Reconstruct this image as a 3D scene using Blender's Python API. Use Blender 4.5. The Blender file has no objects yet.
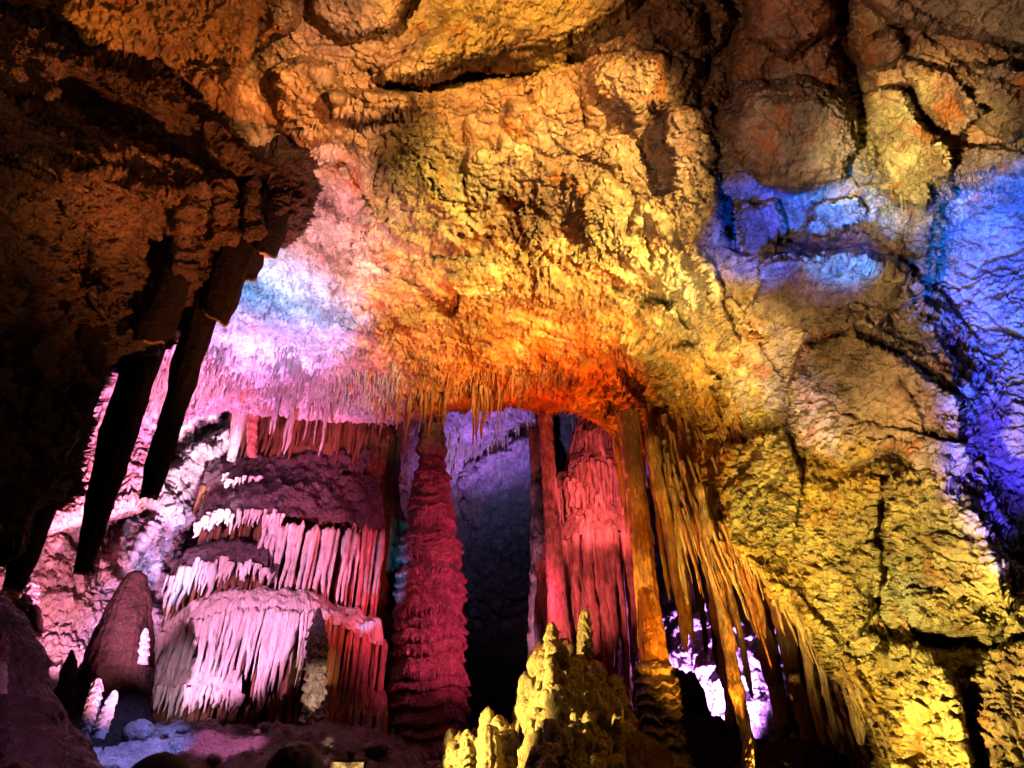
import bpy, math, numpy as np
f32 = np.float32
rng = np.random.default_rng(11)
S = bpy.context.scene
COL = S.collection

# ------------------------------------------------------------------ camera
W, H, FPX = 1024, 768, 683.0
TH = math.radians(32.0)
CT, ST = math.cos(TH), math.sin(TH)
CAM = np.array([0.0, 0.0, 1.6])
cd = bpy.data.cameras.new('camera'); cam = bpy.data.objects.new('camera', cd); COL.objects.link(cam)
cam.location = CAM; cam.rotation_euler = (math.pi/2 + TH, 0, 0)
cd.sensor_width = 36; cd.lens = 36*FPX/W; cd.clip_start = .05; cd.clip_end = 300
S.camera = cam

def at(px, py, Y):
    """world point seen at a pixel, at forward distance Y"""
    u = (np.asarray(px, float)-W/2)/FPX; v = (H/2-np.asarray(py, float))/FPX
    dy = CT - v*ST; dz = ST + v*CT
    t = Y/dy
    return np.stack([u*t, Y+0*t, CAM[2]+dz*t], -1)
def pxm(py, Y):
    """metres per pixel at row py, forward distance Y"""
    v = (H/2-py)/FPX
    return Y/(CT-v*ST)/FPX

# ------------------------------------------------------------------ noise
def _h(ix, iy, iz, seed):
    h = (ix.astype(np.uint32)*np.uint32(374761393)) ^ (iy.astype(np.uint32)*np.uint32(668265263)) ^ (iz.astype(np.uint32)*np.uint32(2246822519)) ^ np.uint32(seed*3266489917 & 0xffffffff)
    h ^= h >> np.uint32(15); h *= np.uint32(2246822519); h ^= h >> np.uint32(13); h *= np.uint32(3266489917); h ^= h >> np.uint32(16)
    return h
def gn(p, seed=0):
    p = p.astype(f32)
    i = np.floor(p); fr = p-i; i = i.astype(np.int64)
    w = fr*fr*fr*(fr*(fr*6-15)+10)
    out = 0
    for dx in (0, 1):
        wx = w[:, 0] if dx else 1-w[:, 0]
        for dy in (0, 1):
            wy = w[:, 1] if dy else 1-w[:, 1]
            for dz in (0, 1):
                wz = w[:, 2] if dz else 1-w[:, 2]
                h = _h(i[:, 0]+dx, i[:, 1]+dy, i[:, 2]+dz, seed)
                gx = (h & np.uint32(1023)).astype(f32)/511.5-1; gy = ((h >> np.uint32(10)) & np.uint32(1023)).astype(f32)/511.5-1; gz = ((h >> np.uint32(20)) & np.uint32(1023)).astype(f32)/511.5-1
                out = out + wx*wy*wz*(gx*(fr[:, 0]-dx)+gy*(fr[:, 1]-dy)+gz*(fr[:, 2]-dz))
    return out*1.3
def fbm(p, f, octv=4, seed=0, gain=.5, ridged=False, lac=2.07):
    a, s, tot = 1.0, 0, 0
    for k in range(octv):
        n = gn(p*f + 17.3*k, seed+k)
        if ridged: n = 1-2*np.abs(n)*1.6
        s = s+a*n; tot += a; a *= gain; f = f*lac
    return s/tot
def facet(p, f, seed=0, tilt=.8):
    """broken-block field: every cell is a tilted plane, sharp steps between; also distance to the crack"""
    p = (p*f).astype(f32); i = np.floor(p).astype(np.int64)
    best = np.full(len(p), 1e9, f32); sec = best.copy(); val = np.zeros(len(p), f32)
    for dx in (-1, 0, 1):
        for dy in (-1, 0, 1):
            for dz in (-1, 0, 1):
                h = _h(i[:, 0]+dx, i[:, 1]+dy, i[:, 2]+dz, seed)
                jx = (h & np.uint32(1023)).astype(f32)/1023; jy = ((h >> np.uint32(10)) & np.uint32(1023)).astype(f32)/1023; jz = ((h >> np.uint32(20)) & np.uint32(1023)).astype(f32)/1023
                ex = p[:, 0]-(i[:, 0]+dx+jx); ey = p[:, 1]-(i[:, 1]+dy+jy); ez = p[:, 2]-(i[:, 2]+dz+jz)
                d = ex*ex+ey*ey+ez*ez
                v = (jx*jy*4 % 1-.5) + tilt*(ex*(jy-.5)*2+ey*(jz-.5)*2+ez*(jx-.5)*2)
                m = d < best
                sec = np.where(m, best, np.minimum(sec, d)); best = np.where(m, d, best); val = np.where(m, v, val)
    return val, np.sqrt(sec)-np.sqrt(best)

def sdf_poly(U, V, pts):
    pts = np.array(pts, float); n = len(pts)
    d = np.full(U.shape, 1e18); s = np.ones(U.shape)
    for k in range(n):
        a = pts[k]; b = pts[k-1]
        ex, ey = b-a; wx = U-a[0]; wy = V-a[1]
        t = np.clip((wx*ex+wy*ey)/(ex*ex+ey*ey), 0, 1)
        d = np.minimum(d, (wx-ex*t)**2+(wy-ey*t)**2)
        c1 = V >= a[1]; c2 = V < b[1]; c3 = ex*wy > ey*wx
        s = np.where((c1 & c2 & c3) | (~c1 & ~c2 & ~c3), -s, s)
    return -s*np.sqrt(d)
def dist_line(U, V, pts):
    d = np.full(U.shape, 1e18)
    for (ax, ay), (bx, by) in zip(pts[:-1], pts[1:]):
        ex, ey = bx-ax, by-ay; wx = U-ax; wy = V-ay
        t = np.clip((wx*ex+wy*ey)/(ex*ex+ey*ey), 0, 1)
        d = np.minimum(d, (wx-ex*t)**2+(wy-ey*t)**2)
    return np.sqrt(d)
def smooth(a, b, x):
    t = np.clip((x-a)/(b-a), 0, 1); return t*t*(3-2*t)

def rbf(ctrl, U, V, eps=140.0):
    """smooth interpolation of control values (u, v, value...)"""
    c = np.array(ctrl, float); P = c[:, :2]; F = c[:, 2:]
    def phi(d2): return np.sqrt(d2+eps*eps)
    D = phi(((P[:, None]-P[None])**2).sum(-1))
    w = np.linalg.solve(D+1e-6*np.eye(len(P)), F-F.mean(0))
    out = np.zeros(U.shape+(F.shape[1],))
    for k in range(len(P)):
        out += phi((U-P[k, 0])**2+(V-P[k, 1])**2)[..., None]*w[k]
    return out+F.mean(0)
def blendcol(ctrl, U, V, sharp=3.0):
    """each tint keeps its own patch, with soft inverse-distance borders"""
    num = 0; den = 0
    for (x, y, r, g, b) in ctrl:
        w = 1/(((U-x)**2+(V-y)**2)+1500)**sharp*1e12
        num = num+w[..., None]*np.array([r, g, b]); den = den+w
    return num/den[..., None]

# ------------------------------------------------------------------ scene objects
def mesh(name, verts, faces, mat, parent=None, tint=None, smooth_=True, kind=None):
    """faces: (n,4) int array (a repeated last index = triangle not used) or list"""
    me = bpy.data.meshes.new(name)
    verts = np.asarray(verts, float); faces = np.asarray(faces, np.int32)
    org = np.array([verts[:, 0].mean(), verts[:, 1].mean(), verts[:, 2].min()])
    verts = (verts-org).astype(f32)
    nf, k = faces.shape
    me.vertices.add(len(verts)); me.vertices.foreach_set('co', verts.ravel())
    me.loops.add(nf*k); me.loops.foreach_set('vertex_index', faces.ravel())
    me.polygons.add(nf); me.polygons.foreach_set('loop_start', np.arange(0, nf*k, k, dtype=np.int32))
    me.polygons.foreach_set('loop_total', np.full(nf, k, np.int32))
    me.update(calc_edges=True); me.validate()
    me.polygons.foreach_set('use_smooth', np.full(len(me.polygons), smooth_)); me.update()
    if tint is not None:
        a = me.color_attributes.new('tint', 'FLOAT_COLOR', 'POINT')
        t = np.ones((len(verts), 4), f32); t[:, :tint.shape[1]] = tint
        a.data.foreach_set('color', t.ravel())
    me.materials.append(mat)
    o = bpy.data.objects.new(name, me); COL.objects.link(o)
    o.location = org
    if parent is not None:
        o.parent = parent; w = parent; pl = np.zeros(3)
        while w is not None: pl += np.array(w.location); w = w.parent
        o.location = org-pl
    if kind: o['kind'] = kind
    return o
def thing(name, label, cat, loc=(0, 0, 0), group=None):
    o = bpy.data.objects.new(name, None); COL.objects.link(o); o.location = loc; o.empty_display_size = .2
    o['label'] = label; o['category'] = cat
    if group: o['group'] = group
    return o
def tag(o, label, cat, group=None, kind=None):
    o['label'] = label; o['category'] = cat
    if group: o['group'] = group
    if kind: o['kind'] = kind
    return o
def grid_faces(nr, nc, wrap=False):
    i = np.arange(nr-1)[:, None]; j = np.arange(nc if wrap else nc-1)[None]
    j2 = (j+1) % nc
    return np.stack([i*nc+j, i*nc+j2, (i+1)*nc+j2, (i+1)*nc+j], -1).reshape(-1, 4)

# ------------------------------------------------------------------ materials
def rock(name, col=None, rough=.55, bump=.7, fine=1.0, spec=.4, streak=False, vary=1.0, rust=(.30, .07, .015), rustamt=.5, scale=1.0, specks=.8, grain=1.0):
    m = bpy.data.materials.new(name); m.use_nodes = True
    nt = m.node_tree; N = nt.nodes; L = nt.links
    b = N['Principled BSDF']
    geo = N.new('ShaderNodeNewGeometry')
    mp = N.new('ShaderNodeMapping'); mp.inputs['Scale'].default_value = (scale, scale, scale*(.22 if streak else 1))
    L.new(geo.outputs['Position'], mp.inputs['Vector'])
    def noise(sc, det=6, rg=.6, dist=0):
        n = N.new('ShaderNodeTexNoise'); n.inputs['Scale'].default_value = sc; n.inputs['Detail'].default_value = det
        n.inputs['Roughness'].default_value = rg; n.inputs['Distortion'].default_value = dist
        L.new(mp.outputs['Vector'], n.inputs['Vector']); return n
    def mixc(fac, a, bb, mode='MIX'):
        x = N.new('ShaderNodeMix'); x.data_type = 'RGBA'; x.blend_type = mode
        for s, v in ((x.inputs[0], fac), (x.inputs[6], a), (x.inputs[7], bb)):
            if hasattr(v, 'links'): L.new(v, s)
            elif isinstance(v, (int, float)): s.default_value = v
            else: s.default_value = (*v, 1)
        return x.outputs[2]
    def ramp(src, p0, p1, c0=(0, 0, 0), c1=(1, 1, 1)):
        r = N.new('ShaderNodeValToRGB'); r.color_ramp.elements[0].position = p0; r.color_ramp.elements[1].position = p1
        r.color_ramp.elements[0].color = (*c0, 1); r.color_ramp.elements[1].color = (*c1, 1)
        L.new(src, r.inputs[0]); return r.outputs[0]
    if col is None:
        at_ = N.new('ShaderNodeAttribute'); at_.attribute_name = 'tint'; base = at_.outputs['Color']
    else:
        rgb = N.new('ShaderNodeRGB'); rgb.outputs[0].default_value = (*col, 1); base = rgb.outputs[0]
    n1 = noise(2.2, 8, .65, .6); n2 = noise(9, 8, .7); n3 = noise(34, 6, .7)
    v = .5*vary
    c = mixc(1.0, base, ramp(n1.outputs[0], .35, .68, (1-.55*v,)*3, (1+.35*v,)*3), 'MULTIPLY')
    c = mixc(1.0, c, ramp(n2.outputs[0], .35, .65, (1-.75*v,)*3, (1+.4*v,)*3), 'MULTIPLY')
    c = mixc(1.0, c, ramp(n3.outputs[0], .35, .65, (1-.6*v,)*3, (1+.3*v,)*3), 'MULTIPLY')
    ns = noise(21, 7, .75, .4)
    c = mixc(ramp(ns.outputs[0], .36, .43, (specks,)*3, (0, 0, 0)), c, (.02, .010, .006))  # cavity-like dark flecks painted into the colour for contrast
    if rustamt > 0:
        nr = noise(3.7, 9, .72, 1.2)
        fac = ramp(nr.outputs[0], .53, .66, (0, 0, 0), (rustamt,)*3)
        c = mixc(fac, c, rust)
    L.new(c, b.inputs['Base Color'])
    L.new(ramp(n2.outputs[0], .3, .7, (rough-.18,)*3, (min(1, rough+.25),)*3), b.inputs['Roughness'])
    b.inputs['Specular IOR Level'].default_value = spec
    bp = None
    for sc, dist, st, det in ((52*fine, .030, 1.0, 3), (0, .022*grain, .8, 0), (15*fine, .085, 1.0, 5), (4.5*fine, .13, .8, 6)):
        if sc == 0:
            if grain == 0: continue
            n = N.new('ShaderNodeTexVoronoi'); n.inputs['Scale'].default_value = 24; n.inputs['Randomness'].default_value = 1
            ws = N.new('ShaderNodeVectorMath'); ws.operation = 'MULTIPLY_ADD'; ws.inputs[1].default_value = (.10,)*3
            L.new(noise(7, 2).outputs[1], ws.inputs[0]); L.new(mp.outputs['Vector'], ws.inputs[2]); L.new(ws.outputs[0], n.inputs['Vector'])
        else: n = noise(sc, det, .7)
        x = N.new('ShaderNodeBump'); x.inputs['Distance'].default_value = dist*bump; x.inputs['Strength'].default_value = st
        if col is None:
            mm = N.new('ShaderNodeMath'); mm.operation = 'MULTIPLY'; mm.inputs[1].default_value = st; L.new(at_.outputs['Alpha'], mm.inputs[0]); L.new(mm.outputs[0], x.inputs['Strength'])
        L.new(n.outputs[0], x.inputs['Height'])
        if bp is not None: L.new(bp.outputs[0], x.inputs['Normal'])
        bp = x
    L.new(bp.outputs[0], b.inputs['Normal'])
    return m
def plain(name, col, rough=.6, emit=None, es=1.0):
    m = bpy.data.materials.new(name); m.use_nodes = True; b = m.node_tree.nodes['Principled BSDF']
    n = m.node_tree.nodes.new('ShaderNodeTexNoise'); n.inputs['Scale'].default_value = 60
    mx = m.node_tree.nodes.new('ShaderNodeMix'); mx.data_type = 'RGBA'
    mx.inputs[6].default_value = (*[c*.7 for c in col], 1); mx.inputs[7].default_value = (*col, 1)
    m.node_tree.links.new(n.outputs[0], mx.inputs[0]); m.node_tree.links.new(mx.outputs[2], b.inputs['Base Color'])
    b.inputs['Roughness'].default_value = rough
    if emit:
        b.inputs['Emission Color'].default_value = (*emit, 1); b.inputs['Emission Strength'].default_value = es
    return m

M_ROCK = rock('cave_rock')
M_LEFT = rock('brown_rock', bump=1.0, rough=.5, rustamt=.4)
M_BACK = rock('pale_rock', rustamt=.25, rust=(.25, .10, .06), vary=1.1)
M_PALE = rock('pale_calcite', (.62, .54, .48), rough=.45, streak=True, rustamt=.25, rust=(.35, .12, .05), bump=.6)
M_LIP = rock('ochre_calcite', (.50, .21, .08), rough=.45, streak=True, rustamt=.6, rust=(.45, .10, .02), bump=.5)
M_ORANGE = rock('orange_calcite', (.60, .26, .06), rough=.42, streak=True, rustamt=.8, rust=(.28, .06, .015), bump=.8, vary=1.5)
M_YELLOW = rock('honey_calcite', (.56, .34, .10), rough=.42, streak=True, rustamt=.85, rust=(.30, .09, .02), bump=.8, vary=1.5)
M_GREY = rock('grey_calcite', (.30, .27, .28), rough=.5, bump=.9, rustamt=.3, rust=(.2, .1, .08), vary=1.4)
M_RED = rock('red_calcite', (.58, .25, .21), rough=.45, streak=True, vary=1.4, rustamt=.6, rust=(.45, .10, .06), bump=.6)
M_CRIM = rock('rose_lit_calcite', (.48, .20, .22), rough=.42, bump=.9, rustamt=.6, rust=(.22, .05, .05), fine=1.2, vary=1.6)  # the red light's hue is put into this calcite colour
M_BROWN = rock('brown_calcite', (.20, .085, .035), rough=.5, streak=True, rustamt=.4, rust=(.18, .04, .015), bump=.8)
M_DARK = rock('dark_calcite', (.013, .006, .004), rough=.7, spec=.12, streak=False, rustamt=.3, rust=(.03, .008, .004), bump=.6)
M_CAP = rock('dark_ledge', (.12, .07, .08), rough=.45, bump=1.0, rustamt=.3, rust=(.12, .05, .03))  # dark purplish tone for the upper shelves and the corner cone
M_CREAM = rock('cream_calcite', (.60, .45, .19), rough=.38, bump=.8, rustamt=.35, rust=(.5, .22, .05), spec=.5)
M_BREAK = rock('fresh_break', (.60, .36, .16), rough=.5, rustamt=.3)
M_FLOOR = rock('cave_mud', (.30, .24, .24), rough=.4, bump=1.1, rustamt=.3)

# ------------------------------------------------------------------ rock sheets
def sheet(name, box, step, depth, feats, noise, tint, mat, clip=None, skirt=14, skirt_depth=1.2, warp=5.0, seed=0, tintmod=None):
    """a rock surface: base distance + traced blocks + block and fractal displacement along its own normal"""
    u = np.arange(box[0], box[2]+step, step); v = np.arange(box[1], box[3]+step, step)
    U, V = np.meshgrid(u, v); nr, nc = U.shape
    Y = np.exp(rbf([(a, b, math.log(c)) for a, b, c in depth], U, V)[..., 0])
    P = at(U, V, Y).reshape(-1, 3)
    w1 = fbm(P, 1.6, 7, seed+50, .66).reshape(U.shape); w2 = fbm(P, 1.6, 7, seed+60, .66).reshape(U.shape)
    sc = 1/pxm(V, Y)      # px per metre
    UW = U+w1*warp*4; VW = V+w2*warp*4
    hh = np.zeros(U.shape)
    for ft in feats:
        kind, pts, h, w = ft[:4]
        pa = np.array(pts, float); mg = 40+w*3
        sl = (slice(max(0, int((pa[:, 1].min()-mg-box[1])/step)), max(0, int((pa[:, 1].max()+mg-box[1])/step))),
              slice(max(0, int((pa[:, 0].min()-mg-box[0])/step)), max(0, int((pa[:, 0].max()+mg-box[0])/step))))
        if kind == 'block':          # a boulder or slab standing proud (or a hollow)
            d = sdf_poly(UW[sl], VW[sl], pts); t = np.clip(d/(w*.62), 0, 1)
            hh[sl] += h*(1-(1-t)**2.2)
        elif kind == 'soft':
            d = sdf_poly(UW[sl], VW[sl], pts); hh[sl] += h*smooth(-w, w, d)
        elif kind == 'crack':
            d = dist_line(UW[sl], VW[sl], pts); hh[sl] -= h*np.exp(-d/(w*.75))*(.65+.6*w1[sl]*2)
        elif kind == 'ridge':
            d = dist_line(UW[sl], VW[sl], pts); hh[sl] += h*np.exp(-(d/w)**2)
    Yd = Y*(1-hh/np.maximum(Y, 1)/1.0*.9)
    keep = np.ones(U.shape, bool)
    if clip is not None:
        wc = 1.0
        d = sdf_poly(U+w1*10*wc, V+w2*10*wc, clip)
        keep = d > -skirt
        Yd = Yd+skirt_depth*(1-np.sqrt(np.clip(1-np.clip(-d/skirt, 0, 1)**2, 0, 1)))*1.0
    P = at(U, V, Yd)
    n = np.cross(np.gradient(P, axis=1).reshape(-1, 3), np.gradient(P, axis=0).reshape(-1, 3))
    # smooth the normal a little by using the base surface's one
    Pb = at(U, V, Y)
    nb = np.cross(np.gradient(Pb, axis=1).reshape(-1, 3), np.gradient(Pb, axis=0).reshape(-1, 3))
    n = n/np.linalg.norm(n, axis=1, keepdims=True)*.4+nb/np.linalg.norm(nb, axis=1, keepdims=True)*.6
    n /= np.linalg.norm(n, axis=1, keepdims=True)
    view = CAM-P.reshape(-1, 3); n *= np.sign((n*view).sum(1, keepdims=True))
    Q = P.reshape(-1, 3); disp = noise(Q, UW.ravel(), VW.ravel())
    Q = Q+n*disp[:, None]
    w3 = fbm(P.reshape(-1, 3), 2.3, 5, seed+70, .65).reshape(U.shape); w4 = fbm(P.reshape(-1, 3), 2.3, 5, seed+80, .65).reshape(U.shape)
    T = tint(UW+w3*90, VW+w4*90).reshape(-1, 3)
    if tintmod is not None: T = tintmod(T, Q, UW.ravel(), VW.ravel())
    T = np.clip(T, .004, .9)
    if name == 'cave_ceiling': T = np.concatenate([T, ((1-.45*smooth(230, 60, VW.ravel()))*(.35+.75*smooth(-.22, .18, fbm(Q, 1.2, 4, 66, .6))))[:, None]], 1)
    F = grid_faces(nr, nc)
    k = keep.ravel(); F = F[k[F].all(1)]
    used = np.zeros(nr*nc, bool); used[F.ravel()] = True
    idx = np.cumsum(used)-1
    return mesh(name, Q[used], idx[F][:, ::-1], mat, tint=T[used])

# ---- the near ceiling and the right wall
C_depth = [(-100, -100, 2.9), (300, -100, 2.9), (700, -100, 2.8), (1100, -100, 2.6), (0, 0, 3.6), (300, 0, 3.5), (500, 0, 3.4), (700, 0, 3.3), (1024, 0, 3.0),
 (0, 100, 4.6), (300, 100, 4.4), (540, 100, 4.3), (760, 100, 4.0), (1024, 100, 3.5), (100, 200, 6.2), (300, 200, 5.8), (540, 200, 5.5), (700, 200, 5.0), (850, 200, 4.6), (1024, 200, 4.2),
 (100, 300, 8.2), (300, 300, 7.6), (540, 300, 7.2), (680, 300, 6.3), (850, 300, 5.2), (1024, 300, 4.6),
 (0, 420, 9), (150, 420, 10), (300, 400, 10.2), (540, 400, 9.9), (640, 400, 8.8), (740, 400, 7), (850, 400, 5.6), (1024, 400, 4.7),
 (740, 520, 7.2), (850, 520, 5.9), (1024, 520, 4.9), (850, 640, 6), (1024, 640, 4.8), (950, 768, 5.0), (1100, 768, 4.4), (880, 860, 5.4), (1100, 860, 4.4),
 (640, 480, 9), (0, 560, 8.6), (120, 560, 9.6), (300, 470, 10.8), (450, 450, 11)]
C_feats = [
 ('block', [(372, 78), (425, 35), (470, 5), (480, -90), (650, -90), (640, 5), (600, 30), (560, 48), (520, 66), (470, 62), (430, 84)], .45, 30),
 ('block', [(266, 70), (300, 52), (335, 62), (348, 95), (330, 140), (300, 146), (272, 110)], .4, 24),
 ('block', [(325, 92), (370, 88), (412, 92), (408, 116), (360, 130), (330, 122)], .35, 14),
 ('block', [(60, -90), (60, 20), (90, 40), (160, 75), (215, 125), (232, 110), (250, 60), (300, 20), (290, -90)], .45, 20),
 ('block', [(300, -80), (310, 20), (350, 40), (395, 25), (420, -10), (420, -80)], .25, 20),
 ('block', [(585, 45), (620, 35), (668, 60), (672, 100), (640, 118), (590, 96)], .22, 26),
 ('block', [(716, 112), (745, 85), (800, 78), (850, 100), (862, 150), (838, 188), (790, 200), (740, 165)], .45, 44),
 ('block', [(668, 108), (712, 104), (720, 170), (728, 245), (690, 246), (636, 225), (640, 205), (672, 188)], .3, 18),
 ('block', [(862, 92), (898, 86), (925, 118), (955, 150), (958, 195), (925, 214), (888, 200), (868, 160)], .4, 12), ('block', [(900, 60), (950, 70), (985, 110), (960, 140), (925, 112)], .25, 9), ('block', [(985, 60), (1040, 70), (1060, 120), (1010, 140), (975, 110)], .3, 9), ('block', [(930, 140), (1040, 150), (1120, 170), (1080, 190), (960, 186)], .25, 10), ('crack', [(870, -20), (930, 20), (1000, 45), (1060, 60)], .3, 5), ('crack', [(900, 20), (960, 62), (1020, 90)], .25, 5), ('block', [(735, -60), (800, -40), (830, 20), (790, 60), (745, 40)], .35, 14), ('block', [(640, -20), (700, -30), (735, 20), (715, 55), (660, 30)], .3, 12),
 ('block', [(860, -90), (862, 0), (900, 25), (960, 40), (1100, 60), (1100, -90)], .35, 14),
 ('block', [(950, 60), (1110, 70), (1110, 160), (1010, 150), (965, 120)], .3, 16),
 ('block', [(868, 45), (892, 38), (904, 55), (890, 66), (870, 62)], .22, 10),
 ('soft', [(722, 185), (770, 196), (830, 208), (872, 200), (870, 240), (800, 250), (745, 250), (728, 225)], -.32, 12), ('block', [(735, 205), (775, 200), (790, 225), (775, 252), (742, 248)], .22, 12), ('block', [(812, 205), (862, 196), (868, 214), (830, 238), (808, 232)], .22, 9),
 ('block', [(930, 178), (1150, 150), (1150, 560), (1010, 545), (978, 470), (962, 400), (945, 360), (915, 300), (925, 230)], -.55, 60),
 ('block', [(760, 262), (830, 248), (890, 262), (925, 300), (880, 330), (800, 330), (760, 310)], .25, 14),
 ('block', [(800, 345), (850, 330), (905, 355), (962, 398), (968, 470), (925, 468), (900, 450), (850, 470), (800, 440), (790, 390)], .38, 12),
 ('block', [(722, 440), (790, 428), (806, 470), (800, 540), (770, 560), (720, 545), (714, 490)], .35, 12),
 ('block', [(805, 480), (880, 478), (884, 600), (862, 640), (810, 600), (800, 545)], .28, 10),
 ('block', [(890, 482), (940, 470), (985, 500), (1010, 560), (1018, 610), (990, 635), (930, 640), (890, 610)], .5, 26),
 ('block', [(876, 645), (930, 650), (960, 690), (975, 760), (970, 900), (890, 900), (900, 740), (880, 690)], .4, 16),
 ('block', [(978, 655), (1150, 620), (1150, 900), (985, 900), (985, 720)], .1, 20),
 ('block', [(640, 300), (680, 300), (690, 330), (670, 350), (640, 345)], .22, 14),
 ('block', [(650, 345), (700, 340), (718, 385), (700, 410), (655, 395)], .22, 14),
 ('block', [(560, 150), (640, 190), (690, 260), (735, 320), (745, 378), (700, 340), (640, 280), (580, 240)], .14, 26),
 ('block', [(505, 95), (540, 105), (560, 160), (550, 240), (520, 260), (500, 200)], .10, 12),
 ('block', [(380, 150), (440, 135), (500, 150), (498, 230), (450, 250), (395, 230)], .14, 9), ('block', [(600, 180), (650, 200), (640, 260), (600, 250), (575, 215)], .10, 10), ('block', [(415, 255), (500, 262), (500, 300), (450, 318), (412, 290)], .12, 7), ('block', [(310, 170), (350, 165), (372, 215), (340, 250), (305, 235)], .14, 8), ('crack', [(380, 130), (395, 170), (402, 210)], .2, 5), ('crack', [(505, 195), (515, 225), (530, 262)], .16, 4), ('crack', [(560, 210), (570, 240), (560, 262)], .14, 4), ('crack', [(640, 205), (652, 235), (650, 262)], .2, 5), ('crack', [(430, 330), (470, 340), (520, 336)], .16, 4),
 ('ridge', [(560, 255), (600, 266), (660, 300), (720, 360)], .10, 3.5), ('ridge', [(640, 190), (668, 232), (712, 282), (735, 340)], .12, 3.5), ('ridge', [(735, 300), (760, 350), (790, 400)], .10, 3.5), ('ridge', [(380, 150), (420, 220), (470, 250)], .08, 3), ('ridge', [(760, 268), (820, 262), (890, 272), (940, 300)], .12, 4), ('ridge', [(820, 500), (870, 470), (930, 480)], .10, 3), ('ridge', [(735, 545), (800, 600), (850, 660), (880, 730)], .14, 5), ('crack', [(800, 360), (830, 400), (900, 440), (960, 460)], .16, 3), ('crack', [(905, 380), (925, 420), (930, 465)], .16, 3), ('crack', [(740, 470), (790, 500), (850, 500)], .10, 3), ('crack', [(560, 150), (600, 165), (640, 200)], .14, 4),
 ('crack', [(372, 254), (392, 268), (412, 285), (440, 306)], .28, 3.5),
 ('crack', [(460, 280), (505, 286)], .2, 3), ('crack', [(612, 288), (640, 296), (668, 300)], .35, 5),
 ('crack', [(545, 330), (575, 338)], .25, 4), ('crack', [(548, 372), (570, 378)], .25, 4), ('crack', [(600, 320), (630, 330)], .2, 4),
 ('crack', [(885, 500), (878, 540), (884, 570), (880, 600)], .3, 4), ('crack', [(880, 600), (886, 620), (896, 636)], .7, 11),
 ('crack', [(858, 70), (866, 120), (884, 175)], .6, 9), ('crack', [(720, 150), (722, 200), (735, 250)], .6, 10),
 ('crack', [(640, 140), (655, 170), (662, 195)], .3, 6), ('crack', [(370, 78), (410, 84), (470, 72), (520, 74), (570, 62), (620, 50)], .55, 12),
 ('crack', [(770, 240), (830, 248), (872, 246)], .4, 5), ('crack', [(715, 390), (722, 440)], .4, 6), ('crack', [(735, 105), (720, 60), (735, 20)], .7, 16), ('crack', [(700, 0), (715, 40), (700, 100), (715, 160)], .5, 12), ('crack', [(570, 60), (590, 130), (640, 130), (660, 110)], .3, 8), ('crack', [(840, -20), (850, 60), (866, 110)], .5, 14),
 ('crack', [(660, 40), (700, 60), (720, 100)], .4, 12), ('crack', [(830, 20), (850, 70)], .35, 14), ('crack', [(180, 60), (250, 70), (262, 20)], .35, 10),
 ('crack', [(930, 640), (985, 645), (1024, 640)], .4, 8), ('crack', [(1000, 545), (1024, 560)], .3, 6),
 ('ridge', [(945, 470), (985, 500), (1012, 560), (1020, 600), (990, 640)], .15, 5),
 ('ridge', [(800, 335), (860, 320), (930, 365), (965, 395)], .15, 5),
 ('ridge', [(690, 230), (700, 262), (716, 290)], .2, 5), ('ridge', [(800, 470), (850, 478), (890, 470)], .12, 5),
]
C_clip = [(-130, -110), (1150, -110), (1150, 880), (915, 880), (905, 800), (890, 735), (868, 690), (835, 645), (800, 605), (760, 570), (735, 552), (718, 530), (700, 495), (672, 462),
 (640, 438), (605, 416), (570, 400), (540, 397), (500, 396), (460, 398), (430, 403), (400, 408), (370, 410), (330, 404), (285, 400), (250, 397), (225, 396), (195, 403), (160, 425), (130, 500), (40, 520), (-130, 540)]
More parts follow.
